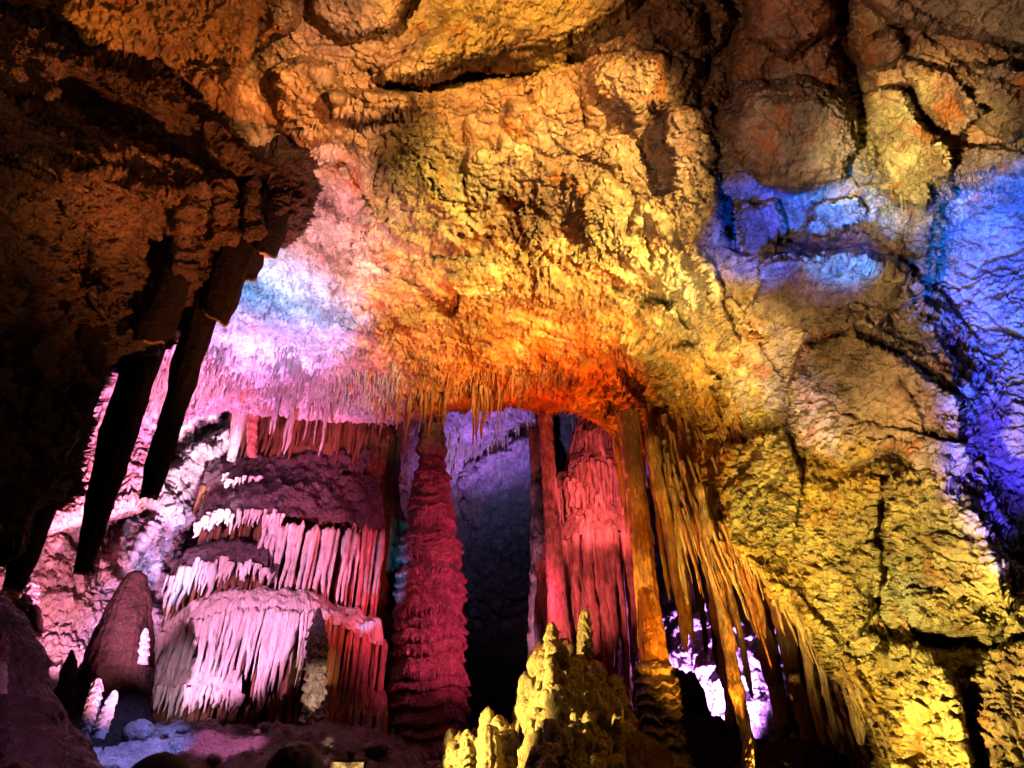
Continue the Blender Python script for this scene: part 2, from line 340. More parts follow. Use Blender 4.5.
C_tints = [  # u, v, albedo
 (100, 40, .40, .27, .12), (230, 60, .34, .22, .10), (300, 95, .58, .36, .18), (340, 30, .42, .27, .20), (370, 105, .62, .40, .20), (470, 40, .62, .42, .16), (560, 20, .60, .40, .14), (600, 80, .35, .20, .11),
 (500, 92, .20, .09, .045), (560, 92, .22, .10, .05), (470, 125, .34, .18, .10), (745, 30, .12, .05, .03), (800, 60, .13, .06, .035), (720, 90, .12, .05, .03), (660, 30, .16, .07, .04), (190, 100, .18, .10, .06), (640, 80, .40, .26, .16), (700, 40, .20, .11, .06), (780, 130, .30, .24, .19), (760, 170, .24, .17, .12), (820, 160, .22, .17, .13), (840, 40, .20, .10, .06), (690, 160, .42, .28, .20), (700, 235, .64, .47, .26),  # the darkest points here put crevice shade into the rock colour
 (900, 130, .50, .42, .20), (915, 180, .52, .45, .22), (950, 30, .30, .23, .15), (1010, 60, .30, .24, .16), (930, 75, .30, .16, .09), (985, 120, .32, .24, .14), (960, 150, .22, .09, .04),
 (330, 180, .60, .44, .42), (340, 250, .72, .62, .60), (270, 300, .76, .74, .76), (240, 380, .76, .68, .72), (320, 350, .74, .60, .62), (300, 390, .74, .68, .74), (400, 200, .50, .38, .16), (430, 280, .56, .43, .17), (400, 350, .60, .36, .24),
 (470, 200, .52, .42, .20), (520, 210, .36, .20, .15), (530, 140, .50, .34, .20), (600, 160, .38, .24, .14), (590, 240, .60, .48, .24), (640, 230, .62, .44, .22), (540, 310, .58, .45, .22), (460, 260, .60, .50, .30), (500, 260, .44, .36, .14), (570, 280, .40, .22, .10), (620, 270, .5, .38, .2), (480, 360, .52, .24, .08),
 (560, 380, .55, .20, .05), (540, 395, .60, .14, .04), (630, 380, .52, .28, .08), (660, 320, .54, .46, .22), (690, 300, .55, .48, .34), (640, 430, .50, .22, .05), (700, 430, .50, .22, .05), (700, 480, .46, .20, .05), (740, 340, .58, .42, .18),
 (760, 230, .34, .34, .40), (800, 290, .40, .30, .20), (845, 220, .42, .44, .50), (900, 260, .42, .32, .18), (860, 300, .45, .38, .30), (990, 220, .34, .38, .5), (990, 330, .34, .36, .50), (1000, 470, .36, .34, .48),  # bluish points carry the blue light in the rock colour
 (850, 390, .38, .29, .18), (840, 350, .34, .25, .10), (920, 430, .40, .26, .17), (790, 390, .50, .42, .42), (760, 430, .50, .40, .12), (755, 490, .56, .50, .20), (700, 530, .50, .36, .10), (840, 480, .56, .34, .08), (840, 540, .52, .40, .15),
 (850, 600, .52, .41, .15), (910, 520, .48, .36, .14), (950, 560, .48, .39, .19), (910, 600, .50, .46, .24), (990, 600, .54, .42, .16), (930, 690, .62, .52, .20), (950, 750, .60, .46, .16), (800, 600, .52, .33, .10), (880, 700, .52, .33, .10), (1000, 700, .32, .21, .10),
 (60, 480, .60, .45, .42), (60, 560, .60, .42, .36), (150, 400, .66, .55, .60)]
def C_noise(Q, U, V):
    strip = 1-.6*smooth(230, 60, V)
    wp = Q+.16*np.stack([fbm(Q, 1.7, 3, 5), fbm(Q, 1.7, 3, 6), fbm(Q, 1.7, 3, 7)], -1)
    a, ea = facet(wp, 1.1, 1); b, eb = facet(wp*np.array([1, 1, 1.3]), 4.0, 2); 
    low = fbm(Q, .55, 3, 3)
    rid = fbm(wp, 3.0, 6, 9, .6, True)
    fine = fbm(Q, 9, 4, 21, .62)
    c, ec = facet(wp, 11, 4)
    rgt = smooth(680, 780, U); k1 = gn(wp*np.array([1.5, 1.5, 2.6])+.25*np.stack([fine, fine, fine], -1), 301); k2 = gn(wp*np.array([4.4, 3.4, 5.2])+.3*np.stack([fine, fine, fine], -1), 302)
    crust = .045*np.clip(1-np.abs(gn(wp*5.5, 311))*5, 0, 1)**1.5*smooth(-.2, .2, gn(Q*1.3, 312))+.022*np.clip(1-np.abs(gn(wp*13, 313))*4, 0, 1)**1.3
    cracks = -crust*(.6+.4*strip)*smooth(-.3, .15, fbm(Q, 1.2, 4, 66, .6))+(.07+.05*rgt)*np.exp(-(k1/.022)**2)*smooth(-.1, .2, gn(Q*1.1, 303))+(.035+.03*rgt)*np.exp(-(k2/.035)**2)*smooth(-.05, .25, gn(Q*2.1, 304))
    wild = smooth(-.15, .35, fbm(Q, .8, 2, 77))           # rougher and smoother stretches
    # drip texture along the lip: small hanging points
    lip = smooth(300, 400, V)*(1-smooth(660, 760, U))
    drip = np.abs(gn(Q*np.array([16, 16, 3.]), 31))*lip
    calm = 1-.2*smooth(690, 800, U)*smooth(300, 420, V)
    grit = fbm(Q, 17, 4, 23, .7, True)
    return calm*(.16*low+.10*a*strip+.055*b*(.35+wild)+.08*rid*(.35+.8*wild)-.05*np.exp(-(eb/.05)**2)*wild)+.018*c*(.4+wild)*strip+(.055*fine+.045*grit)*(.4+.6*strip)*(.45+.75*smooth(-.22, .18, fbm(Q, 1.2, 4, 66, .6)))-.14*drip-cracks-.11*smooth(.22, .42, fbm(wp, 4.6, 4, 71, .6))*(1-.6*smooth(700, 800, U))-.05*smooth(.2, .4, fbm(Q, 8, 3, 74, .6))-.03*np.exp(-(ea/.03)**2)
def C_mod(T, Q, U, V):
    r = fbm(Q, 1.3, 5, 91, .6)[:, None]; g = fbm(Q, 3.1, 5, 95, .65)[:, None]
    warm = U > 420
    T = T*(1+.55*g)*(1+.25*r)
    ru = smooth(.12, .34, fbm(Q, 1.9, 6, 98, .62))[:, None]*.7
    T = T*(1-ru)+ru*np.array([.42, .13, .03])*(.6+T.mean(1, keepdims=True))
    ol = smooth(.10, .36, fbm(Q, 1.4, 5, 88, .6))[:, None]*.2
    T = T*(1-ol)+ol*np.array([.46, .40, .19])
    red = smooth(.0, .3, fbm(Q, .9, 5, 84, .6))[:, None]*.6*smooth(170, 60, V)[:, None]      # dark red-brown bands across the upper rock
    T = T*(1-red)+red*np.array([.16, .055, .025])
    dk = smooth(.16, .30, fbm(Q*np.array([1, 1, 1.4]), 2.6, 6, 61, .68))[:, None]*.8*(1-.6*smooth(700, 800, U))[:, None]     # scattered dark patches
    T = T*(1-dk)+dk*np.array([.07, .035, .022])
    g = T.mean(1, keepdims=True)
    return np.clip(g+(T-g)*1.3, .005, .9)
STEP = 1.15
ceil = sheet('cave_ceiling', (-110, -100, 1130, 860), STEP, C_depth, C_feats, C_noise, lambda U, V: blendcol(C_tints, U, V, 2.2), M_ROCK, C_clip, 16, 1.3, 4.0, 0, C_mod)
ceil['kind'] = 'structure'

# ---- the dark hanging mass on the left
L_clip = [(-200, -20), (30, 30), (90, 62), (150, 82), (190, 112), (216, 140), (236, 168), (262, 166), (284, 152), (303, 150), (300, 205), (278, 232), (246, 246), (214, 262), (198, 290), (180, 312), (160, 330), (128, 346),
 (100, 366), (84, 400), (64, 450), (48, 492), (20, 508), (6, 545), (-200, 560)]
L_depth = [(-100, 0, 3.0), (100, 60, 3.5), (200, 120, 4.1), (300, 150, 4.9), (0, 200, 3.6), (150, 200, 4.2), (300, 240, 5.2), (0, 320, 3.8), (150, 320, 4.8), (220, 280, 5.0), (0, 500, 4.0), (60, 480, 4.4), (-150, 500, 3.6), (-150, 200, 3.2)]
L_feats = [
 ('block', [(-100, 95), (0, 95), (30, 110), (70, 150), (120, 160), (60, 200), (-100, 160)], .25, 20),
 ('block', [(-100, 155), (20, 158), (60, 180), (60, 300), (20, 340), (-100, 340)], .3, 40),
 ('block', [(60, 165), (140, 178), (200, 190), (190, 235), (120, 240), (60, 215)], .22, 14),
 ('block', [(60, 215), (120, 240), (110, 300), (70, 330), (50, 280)], .15, 14),
 ('soft', [(70, 75), (200, 130), (225, 170), (150, 150), (60, 110)], -.35, 12),
 ('crack', [(60, 90), (120, 110), (180, 150), (225, 185)], .4, 14), ('crack', [(80, 240), (84, 290), (82, 340)], .35, 10), ('crack', [(150, 240), (160, 300)], .35, 12), ('crack', [(0, 130), (16, 160)], .2, 8),
 ('crack', [(200, 200), (205, 250)], .3, 8), ('crack', [(232, 180), (236, 230)], .3, 8), ('crack', [(262, 175), (268, 228)], .3, 8),
 ('ridge', [(20, 158), (80, 175), (130, 188), (170, 200)], .14, 5), ('ridge', [(60, 140), (120, 158), (160, 170)], .1, 5), ('ridge', [(50, 100), (90, 130), (130, 150)], .1, 5),
 ('ridge', [(218, 190), (218, 240)], .14, 6), ('ridge', [(250, 190), (252, 236)], .14, 6), ('ridge', [(180, 215), (180, 290)], .14, 7)]
def L_noise(Q, U, V):
    wp = Q+.12*np.stack([fbm(Q, 2.1, 3, 105), fbm(Q, 2.1, 3, 106), fbm(Q, 2.1, 3, 107)], -1)
    a, ea = facet(wp, 1.6, 101); b, eb = facet(wp, 5, 102)
    st = fbm(wp*np.array([1, 1, .3]), 5.5, 5, 140, .6, True)*smooth(180, 260, V)
    return .14*fbm(Q, .8, 3, 103)+.13*a+.05*b+.13*fbm(wp, 2.8, 6, 109, .6, True)+.04*fbm(Q, 12, 4, 121, .62)+.06*st+.02*fbm(Q, 24, 3, 123, .7, True)
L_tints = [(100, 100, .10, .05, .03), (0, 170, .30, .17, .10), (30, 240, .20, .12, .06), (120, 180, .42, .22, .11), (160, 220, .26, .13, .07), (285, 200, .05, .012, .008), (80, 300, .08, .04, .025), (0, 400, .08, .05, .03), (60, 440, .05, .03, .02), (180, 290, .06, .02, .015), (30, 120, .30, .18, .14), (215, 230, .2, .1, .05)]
left = sheet('cave_wall', (-150, -60, 330, 600), 1.4, L_depth, L_feats, L_noise, lambda U, V: blendcol(L_tints, U, V, 1.8), M_LEFT, L_clip, 16, 1.0, 4.0, 100,
             lambda T, Q, U, V: T*(1+.6*fbm(Q, 3, 5, 190, .6)[:, None]))
left['kind'] = 'structure'

# ---- the far chamber behind the lip
B_depth = [(-120, 380, 10.5), (60, 400, 11.5), (200, 380, 12), (300, 390, 12.5), (420, 390, 14), (480, 390, 15), (560, 390, 16), (700, 390, 16), (60, 480, 11.2), (200, 460, 12.8), (300, 460, 13.5), (420, 480, 16), (500, 440, 16.5),
 (480, 520, 20), (560, 480, 18), (640, 500, 17), (-100, 640, 9.5), (60, 620, 10.6), (150, 560, 12.2), (250, 600, 14.0), (400, 620, 18), (480, 650, 19), (560, 650, 17.5), (700, 620, 13), (850, 600, 12), (60, 780, 9.5), (200, 780, 12), (480, 800, 17), (700, 780, 12.5), (900, 800, 11)]
B_feats = [
 ('block', [(150, 480), (190, 445), (245, 425), (262, 470), (240, 520), (170, 530), (110, 600), (80, 600), (100, 540)], .9, 24),
 ('block', [(455, 470), (500, 440), (545, 420), (560, 500), (520, 560), (470, 540)], .8, 24), ('block', [(375, 480), (440, 500), (440, 560), (375, 560)], .8, 26),
 ('soft', [(440, 560), (600, 540), (600, 820), (430, 820)], -1.2, 60),
 ('block', [(110, 600), (150, 500), (180, 500), (200, 620), (150, 640)], .4, 30)]
def B_noise(Q, U, V):
    wp = Q+.2*np.stack([fbm(Q, 1.2, 3, 205), fbm(Q, 1.2, 3, 206), fbm(Q, 1.2, 3, 207)], -1)
    a, ea = facet(wp, .9, 201); b, eb = facet(wp, 2.6, 202)
    st = fbm(wp*np.array([1, 1, .28]), 3.6, 5, 240, .6, True)
    return .3*fbm(Q, .5, 3, 203)+.2*a+.07*b+.14*fbm(wp, 1.8, 6, 209, .6, True)+.07*fbm(Q, 7, 4, 221, .62)+.13*st
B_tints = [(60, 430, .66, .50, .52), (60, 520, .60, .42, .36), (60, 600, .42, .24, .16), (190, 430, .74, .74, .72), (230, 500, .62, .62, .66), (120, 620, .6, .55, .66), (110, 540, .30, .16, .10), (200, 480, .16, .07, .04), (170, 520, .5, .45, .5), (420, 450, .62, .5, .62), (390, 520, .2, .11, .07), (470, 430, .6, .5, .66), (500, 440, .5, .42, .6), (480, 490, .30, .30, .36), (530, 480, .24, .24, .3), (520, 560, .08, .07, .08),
 (480, 700, .05, .04, .04), (700, 620, .7, .6, .7), (700, 700, .7, .6, .72), (640, 440, .3, .2, .3), (540, 620, .16, .09, .05)]  # near-black points put the far hollow's shade into the tint
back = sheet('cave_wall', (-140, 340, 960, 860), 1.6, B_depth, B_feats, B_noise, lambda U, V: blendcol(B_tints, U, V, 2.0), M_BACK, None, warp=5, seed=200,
             tintmod=lambda T, Q, U, V: T*(1+.5*fbm(Q, 2, 5, 290, .6)[:, None]))
back['kind'] = 'structure'

# ---- the ground
def ground_z(x, y):
    hi = .55*smooth(-.5, -2.5, x)*smooth(6.5, 9.5, y)
    base = smooth(3.2, 9.5, y)*1.9+smooth(9, 14, y)*.5
    base = base+.25*smooth(-9, -2, x)*0-.5*smooth(-.5, 1.0, x)*smooth(3, 8, y)
    return base+hi
gx = np.r_[np.linspace(-16, -8, 60, endpoint=False), np.linspace(-8, 3, 520, endpoint=False), np.linspace(3, 16, 90)]; gy = np.r_[np.linspace(-8, 4, 70, endpoint=False), np.linspace(4, 13, 420, endpoint=False), np.linspace(13, 24, 60)]
GX, GY = np.meshgrid(gx, gy); GZ = ground_z(GX, GY)
Qg = np.stack([GX, GY, GZ], -1).reshape(-1, 3)
Qg[:, 2] += (.16*fbm(Qg, .7, 5, 303, .6, True)+.09*facet(Qg, 2.2, 301)[0]+.07*fbm(Qg, 3.2, 4, 307, .6, True)-.1)*smooth(3.5, 6, Qg[:, 1])
gr = mesh('cave_floor', Qg, grid_faces(*GX.shape), M_FLOOR); gr['kind'] = 'structure'

# ------------------------------------------------------------------ dripstone makers
def tubes(items, nseg=12, nrow=16, rough=.12, nf=9.0, seed=0, flute=.0):
    """items: (x, y, ztop, length, rtop, rtip, leanx, leany). Tapered hanging points; one vertex/face array"""
    it = np.array(items, float); n = len(it)
    t = np.linspace(0, 1, nrow)[None, :, None]; a = (np.arange(nseg)/nseg*2*math.pi)[None, None]
    g = lambda k: it[:, k][:, None, None]
    prof = (1-t)**.75
    tip = np.sqrt(np.clip(1-((t-.93)/.07).clip(0, 1)**2, 0, 1))*.9+.02*(t < 1)
    r = (g(5)+(g(4)-g(5))*prof)*np.where(t > .93, tip, 1)
    ph = rng.random(n)[:, None, None]*20
    r = r*(1+.10*np.sin(t*g(3)*11+ph)+.06*np.sin(t*g(3)*27+ph*2))
    if flute: r = r*(1+flute*np.sin(a*5+ph+t*1.5))
    r = r*np.sqrt(np.clip(smooth(-.005, .03, t), .02, 1))
    wb = g(4)*.55*np.clip(t*2, 0, 1)
    X = g(0)+r*np.cos(a)+g(6)*t+wb*(np.sin(t*4+ph)-np.sin(ph))*.6+.25*wb*np.sin(t*13+ph*3); Y = g(1)+r*np.sin(a)+g(7)*t+wb*np.cos(t*3+ph*2)*.5; Z = g(2)-g(3)*t+0*a
    V = np.stack(np.broadcast_arrays(X, Y, Z), -1).reshape(-1, 3)
    rr = np.broadcast_to(r, (n, nrow, nseg)).ravel()
    nn = fbm(V*np.array([1, 1, .45]), nf, 3, seed+400, .6)
    dirv = np.stack(np.broadcast_arrays(np.cos(a)+0*t+0*g(0), np.sin(a)+0*t+0*g(0)), -1).reshape(-1, 2)
    V[:, :2] += dirv*(nn*rr*rough*4)[:, None]
    F = grid_faces(nrow, nseg, True)
    F = (F[None]+(np.arange(n)*nrow*nseg)[:, None, None]).reshape(-1, 4)
    return V, F
def join(parts):
    vs, fs, o = [], [], 0
    for v, f in parts: vs.append(v); fs.append(f+o); o += len(v)
    return np.concatenate(vs), np.concatenate(fs)
def lathe(base, prof, nseg=160, nrow=260, flute=.05, ff=6.0, amp=.04, nf=3.0, lean=(0, 0), seed=0, zs=.25, ell=1.0, tiers=None, tierdepth=.14):
    """upright dripstone body; prof = [(z, r)...] above base; tiers=[z...] give overhanging frilled rims"""
    pz = np.array([p[0] for p in prof], float); pr = np.array([p[1] for p in prof], float)
    z = np.linspace(pz[0], pz[-1], nrow); r = np.interp(z, pz, pr)
    a = np.arange(nseg)/nseg*2*math.pi
    A, Z = np.meshgrid(a, z); R = np.interp(Z, pz, pr)
    hgt = pz[-1]-pz[0]
    wob = gn(np.stack([np.cos(A), np.sin(A), Z*0+seed], -1).reshape(-1, 3)*1.5, seed).reshape(A.shape)
    if tiers is not None:
        ts = np.array(sorted(tiers)); Zt = Z+wob*.12
        k = np.searchsorted(ts, Zt); lo = np.where(k > 0, ts[np.clip(k-1, 0, len(ts)-1)], pz[0]-.3); hi = np.where(k < len(ts), ts[np.clip(k, 0, len(ts)-1)], pz[-1]+.3)
        q = (Zt-lo)/(hi-lo)     # 0 just above a rim's underside -> bulges low, tucks in high
        rag = gn(np.stack([np.cos(A)*ff*1.3, np.sin(A)*ff*1.3, k*3.3+0*A], -1).reshape(-1, 3), seed+21).reshape(A.shape)
        q = np.clip(q-.14*rag*smooth(.5, 0, q), 0, 1)
        saw = np.clip(1-q, 0, 1)**.6*smooth(-.02, .22, q)
        R = R*(1-tierdepth*.55+tierdepth*saw)
        frill = smooth(.7, .0, q)
    else: frill = 1.0
    c = np.stack([np.cos(A)*ff, np.sin(A)*ff, Z*zs*ff/2.5+seed*3.1], -1).reshape(-1, 3)
    fl = (1-2.4*np.abs(gn(c, seed+1))).reshape(A.shape)+.5*(1-2.4*np.abs(gn(c*2.1, seed+2))).reshape(A.shape)
    R = R*(1+flute*fl*frill)
    X = base[0]+np.cos(A)*R+lean[0]*(Z-pz[0])/hgt; Yy = base[1]+np.sin(A)*R*ell+lean[1]*(Z-pz[0])/hgt
    P = np.stack([X, Yy, base[2]+Z], -1).reshape(-1, 3)
    d = (fbm(P, nf, 5, seed+3, .6)*amp).reshape(A.shape)*smooth(0, .12, R)
    P[:, 0] += (np.cos(A)*d).ravel(); P[:, 1] += (np.sin(A)*d).ravel()
    top = len(P); F = grid_faces(nrow, nseg, True)
    j = np.arange(nseg); tp = P.reshape(nrow, nseg, 3)[-1].mean(0); 
    P = np.vstack([P, tp[None]])
    cap = np.stack([(nrow-1)*nseg+j, (nrow-1)*nseg+(j+1) % nseg, np.full(nseg, top), np.full(nseg, top)], -1)
    return P, F, cap
def lathe_obj(name, base, prof, mat, parent=None, **k):
    P, F, cap = lathe(base, prof, **k)
    # close the top with thin quads (degenerate corner avoided by a tiny ring)
    n = k.get('nseg', 160); nrow = k.get('nrow', 260)
    ring = P[(nrow-1)*n:nrow*n]; inner = ring*.02+P[-1]*.98
    P2 = np.vstack([P[:-1], inner]); j = np.arange(n)
    c = np.stack([(nrow-1)*n+j, (nrow-1)*n+(j+1) % n, nrow*n+(j+1) % n, nrow*n+j], -1)
    return mesh(name, P2, np.vstack([F, c]), mat, parent)
def along(pts, s):
    """sample a polyline of (u, v, Y, ...) at fractions s"""
    p = np.array(pts, float); d = np.r_[0, np.cumsum(np.hypot(np.diff(p[:, 0]), np.diff(p[:, 1])))]
    return np.stack([np.interp(s*d[-1], d, p[:, k]) for k in range(p.shape[1])], -1)
def curtain(name, rim, mat, parent, spacing=6.0, rpx=4.0, rows=2, jitter=.5, lenvar=.35, back=.18, taper=.22, nseg=10, nrow=22, seed=0, lean=0.0, rough=.12):
    """a hanging drapery: close-set tapering pipes; rim = [(u, v, Y, length_px)...]"""
    p = np.array(rim, float); L = np.hypot(np.diff(p[:, 0]), np.diff(p[:, 1])).sum()
    items = []
    r = np.random.default_rng(seed+5)
    for row in range(rows):
        n = max(2, int(L/spacing))
        cl = np.convolve(r.random(n+6), np.ones(3)/3, 'valid')
        for i in range(n):
            s = (i+.5+(r.random()-.5)*jitter*2)/n
            u, v, Y, ln = along(rim, np.array([min(max(s, 0), 1)]))[0]
            q = at(u, v+r.normal()*2.2, Y+row*back+r.normal()*.03); m = pxm(v, Y)
            f = (1-lenvar)+lenvar*2*cl[i]*(.6+.8*r.random())
            l = ln*m*f*(1+.3*row)
            rr = rpx*m*(.42+1.0*r.random()**1.4)
            items.append((q[0], q[1], q[2]+.01, l, rr*(.9+.25*row), rr*taper, lean*l, -.05*l))
    V, F = tubes(items, nseg, nrow, rough, 7.0, seed)
    return mesh(name, V, F, mat, parent)
def cap(name, rim, inner, mat, parent, amp=.07, n=90, m=34, bulge=.15, seed=0, drop=.12):
    """ledge top: from a back line over to the rim, rolling down past it"""
    s = np.linspace(0, 1, n); R = along(rim, s); I = along(inner, s)
    Pr = at(R[:, 0], R[:, 1], R[:, 2]); Pi = at(I[:, 0], I[:, 1], I[:, 2])
    t = np.linspace(0, 1.0, m)[:, None, None]
    P = Pi[None]*(1-t)+Pr[None]*t
    P[..., 2] += bulge*np.sin(t[..., 0]*math.pi)
    P[..., 2] -= drop*np.clip((t[..., 0]-.85)/.15, 0, 1)**2
    Q = P.reshape(-1, 3); d = amp*(fbm(Q, 2.2, 5, seed+7, .6, True))+.3*amp*fbm(Q, 14, 3, seed+9)
    Q[:, 2] += d; Q[:, 1] -= d*.6
    return mesh(name, Q, grid_faces(m, n), mat, parent)
def stack_lumps(name, pts, mat, parent=None, nseg=40, nrow=30, amp=.25, nf=5, seed=0):
    """rounded popcorn calcite: many displaced lumps; pts = (x,y,z,rx,ry,rz)"""
    parts = []
    a = np.arange(nseg)/nseg*2*math.pi; ph = np.linspace(.02, math.pi-.02, nrow)
    A, B = np.meshgrid(a, ph)
    for (x, y, z, rx, ry, rz) in pts:
        P = np.stack([np.cos(A)*np.sin(B), np.sin(A)*np.sin(B), np.cos(B)], -1).reshape(-1, 3)
        Q = P*np.array([rx, ry, rz])+np.array([x, y, z])
        d = 1+amp*fbm(Q, nf, 4, seed, .55, True)
        Q = P*np.array([rx, ry, rz])*d[:, None]+np.array([x, y, z])
        parts.append((Q, grid_faces(nrow, nseg, True)))
    V, F = join(parts)
    return mesh(name, V, F[:, ::-1], mat, parent)
from mathutils import Vector
def zr(v, Y): return float(at(512, v, Y)[2])
def rnd(seed): return np.random.default_rng(seed)

# ---- snapped-off giant stalactites under the left mass
def broken_stalactite(label, u, v0, v1, Y, r0, r1, slant=.5, seed=0, ell=1.0, u1=None):
    p = at(u, v0, Y); z1 = zr(v1, Y); dxl = 0 if u1 is None else float(at(u1, v1, Y)[0]-p[0]); R0 = r0*pxm(v0, Y); R1 = r1*pxm(v1, Y)
    th = thing('giant_stalactite', label, 'stalactite', (p[0], p[1], z1), 'snapped-off stalactites under the left rock mass')
    n, m = 64, 90; a = np.arange(n)/n*2*math.pi; t = np.linspace(0, 1, m)
    A, T = np.meshgrid(a, t)
    R = R0+(R1-R0)*T**.8
    c = np.stack([np.cos(A)*2, np.sin(A)*2, T*1.0+seed], -1).reshape(-1, 3)
    R = R*(1+.10*(1-2.4*np.abs(gn(c, seed))).reshape(A.shape))*(1-.22*smooth(.86, 1.0, T)); R = R*(1+.10*gn(np.stack([0*A+seed, A*0, T*5], -1).reshape(-1, 3), 3).reshape(A.shape))
    Z = p[2]+.5+(z1-p[2]-.5)*T+T**6*R*(slant*np.cos(A-2.2)+.25*np.cos(2*A+seed)+.12*np.cos(5*A+seed))
    P = np.stack([p[0]+dxl*T+R*np.cos(A), p[1]+R*ell*np.sin(A), Z], -1).reshape(-1, 3)
    P[:, :2] += (fbm(P*np.array([1, 1, .4]), 3.5, 4, seed+9)*.05)[:, None]
    mesh('shaft', P, grid_faces(m, n, True)[:, ::-1], M_DARK, th)
    ring = P[(m-1)*n:]; c0 = ring.mean(0); q = []
    for k, f in enumerate((1.04, .99, .8, .55, .3, .02)):
        rr = c0+(ring-c0)*f; rr[:, 2] += (-.012 if k == 0 else 0)+.03*gn(rr*9, 5)*(k > 1)+(.015 if k > 1 else -.012); q.append(rr)
    mesh('broken_end', np.concatenate(q), grid_faces(6, n, True)[:, ::-1], M_BREAK, th)
    return th
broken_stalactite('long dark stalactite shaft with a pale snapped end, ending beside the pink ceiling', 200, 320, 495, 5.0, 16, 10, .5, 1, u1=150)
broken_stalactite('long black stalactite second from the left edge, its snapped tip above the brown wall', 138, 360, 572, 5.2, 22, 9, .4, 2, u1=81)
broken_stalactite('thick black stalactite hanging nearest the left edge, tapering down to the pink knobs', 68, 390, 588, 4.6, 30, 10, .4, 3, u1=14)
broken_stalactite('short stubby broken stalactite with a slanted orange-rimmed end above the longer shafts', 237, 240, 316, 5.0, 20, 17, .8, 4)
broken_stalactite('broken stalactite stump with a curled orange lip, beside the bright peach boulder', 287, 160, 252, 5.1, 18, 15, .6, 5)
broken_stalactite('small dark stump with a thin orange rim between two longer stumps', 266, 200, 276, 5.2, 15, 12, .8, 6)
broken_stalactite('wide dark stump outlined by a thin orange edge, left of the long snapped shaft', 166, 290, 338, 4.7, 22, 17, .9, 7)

# ---- the tiered flowstone mound on the left
c = at(278, 768, 12.4); bz = 1.2
mound = thing('flowstone_mound', 'broad tiered flowstone mound with pink-lit draperies, left of the tall rose stalagmite', 'flowstone', (c[0], c[1], bz))
def prof_px(rows, Y, base_z):
    return [(zr(v, Y)-base_z, hw*pxm(v, Y)) for v, hw in rows]
pr = prof_px([(880, 96), (768, 92), (700, 92), (640, 92), (610, 78), (560, 86), (525, 82), (500, 70), (480, 66), (450, 62), (430, 60)], 12.6, bz)
pr[0] = (0, pr[0][1])
lathe_obj('core', (c[0], c[1]+.5, bz), pr, M_BROWN, mound, flute=.06, ff=7, amp=.12, ell=.75, seed=3, nseg=220, nrow=260)
yc = lambda u, f=11.3, k=.9: f+k*((u-275)/110)**2
def RM(pts, f=11.3, k=.9): return [(a, b, yc(a, f, k), l) for a, b, l in pts]
def IN(pts, f=12.3, k=.3): return [(a, b, yc(a, f, k)) for a, b in pts]
# upper shelf
cap('ledge', RM([(203, 482, 0), (240, 488, 0), (290, 488, 0), (335, 474, 0), (370, 462, 0)], 11.6, .5), IN([(222, 462), (258, 448), (300, 444), (345, 440), (368, 436)], 12.2), M_CAP, mound, .13, seed=1)
curtain('drapery', RM([(203, 482, 34), (240, 489, 34), (290, 490, 26), (330, 476, 20)], 11.65, .5), M_BROWN, mound, 4.5, 2.8, 2, seed=11)
curtain('drapery', RM([(222, 474, 9), (238, 478, 10), (262, 479, 6)], 11.45, .5), M_PALE, mound, 3.5, 3, 1, seed=12)
# big sloping shelf
cap('ledge', RM([(198, 520, 0), (225, 508, 0), (262, 508, 0), (300, 516, 0), (345, 520, 0), (386, 528, 0)], 11.1, .7), IN([(212, 500), (245, 476), (300, 466), (345, 464), (374, 476)], 12.1), M_CAP, mound, .16, seed=2)
curtain('drapery', RM([(196, 522, 16), (225, 511, 18), (250, 510, 16), (285, 516, 15)], 11.0, .7), M_PALE, mound, 3.4, 4, 1, taper=.12, seed=13)
curtain('drapery', RM([(262, 519, 40), (290, 524, 80), (320, 527, 92), (345, 530, 80), (362, 533, 60)], 11.15, .7), M_PALE, mound, 4.6, 5.4, 1, taper=.10, seed=14, lenvar=.45)
curtain('drapery', RM([(200, 530, 55), (240, 524, 60), (280, 524, 110), (350, 528, 130)], 11.45, .7), M_BROWN, mound, 5, 3.6, 1, seed=15)  # back row: darker material stands for shade behind the pale pipes
curtain('drapery', RM([(350, 524, 130), (370, 526, 135), (387, 532, 125)], 11.15, .7), M_RED, mound, 4.2, 3.2, 2, seed=16, lenvar=.12)
cap('ledge', RM([(168, 574, 0), (190, 562, 0), (225, 556, 0), (268, 566, 0)], 10.9, .6), IN([(200, 548), (220, 546), (265, 550)], 11.5), M_CAP, mound, .08, seed=4)
curtain('drapery', RM([(168, 576, 26), (185, 566, 44), (212, 560, 34), (240, 560, 20), (270, 568, 14)], 10.85, .6), M_PALE, mound, 3.4, 4, 1, taper=.12, seed=17)
curtain('drapery', RM([(175, 580, 50), (220, 566, 50), (268, 570, 46)], 11.1, .6), M_BROWN, mound, 5, 3.4, 1, seed=18)  # back row again, its shade given by the brown colour
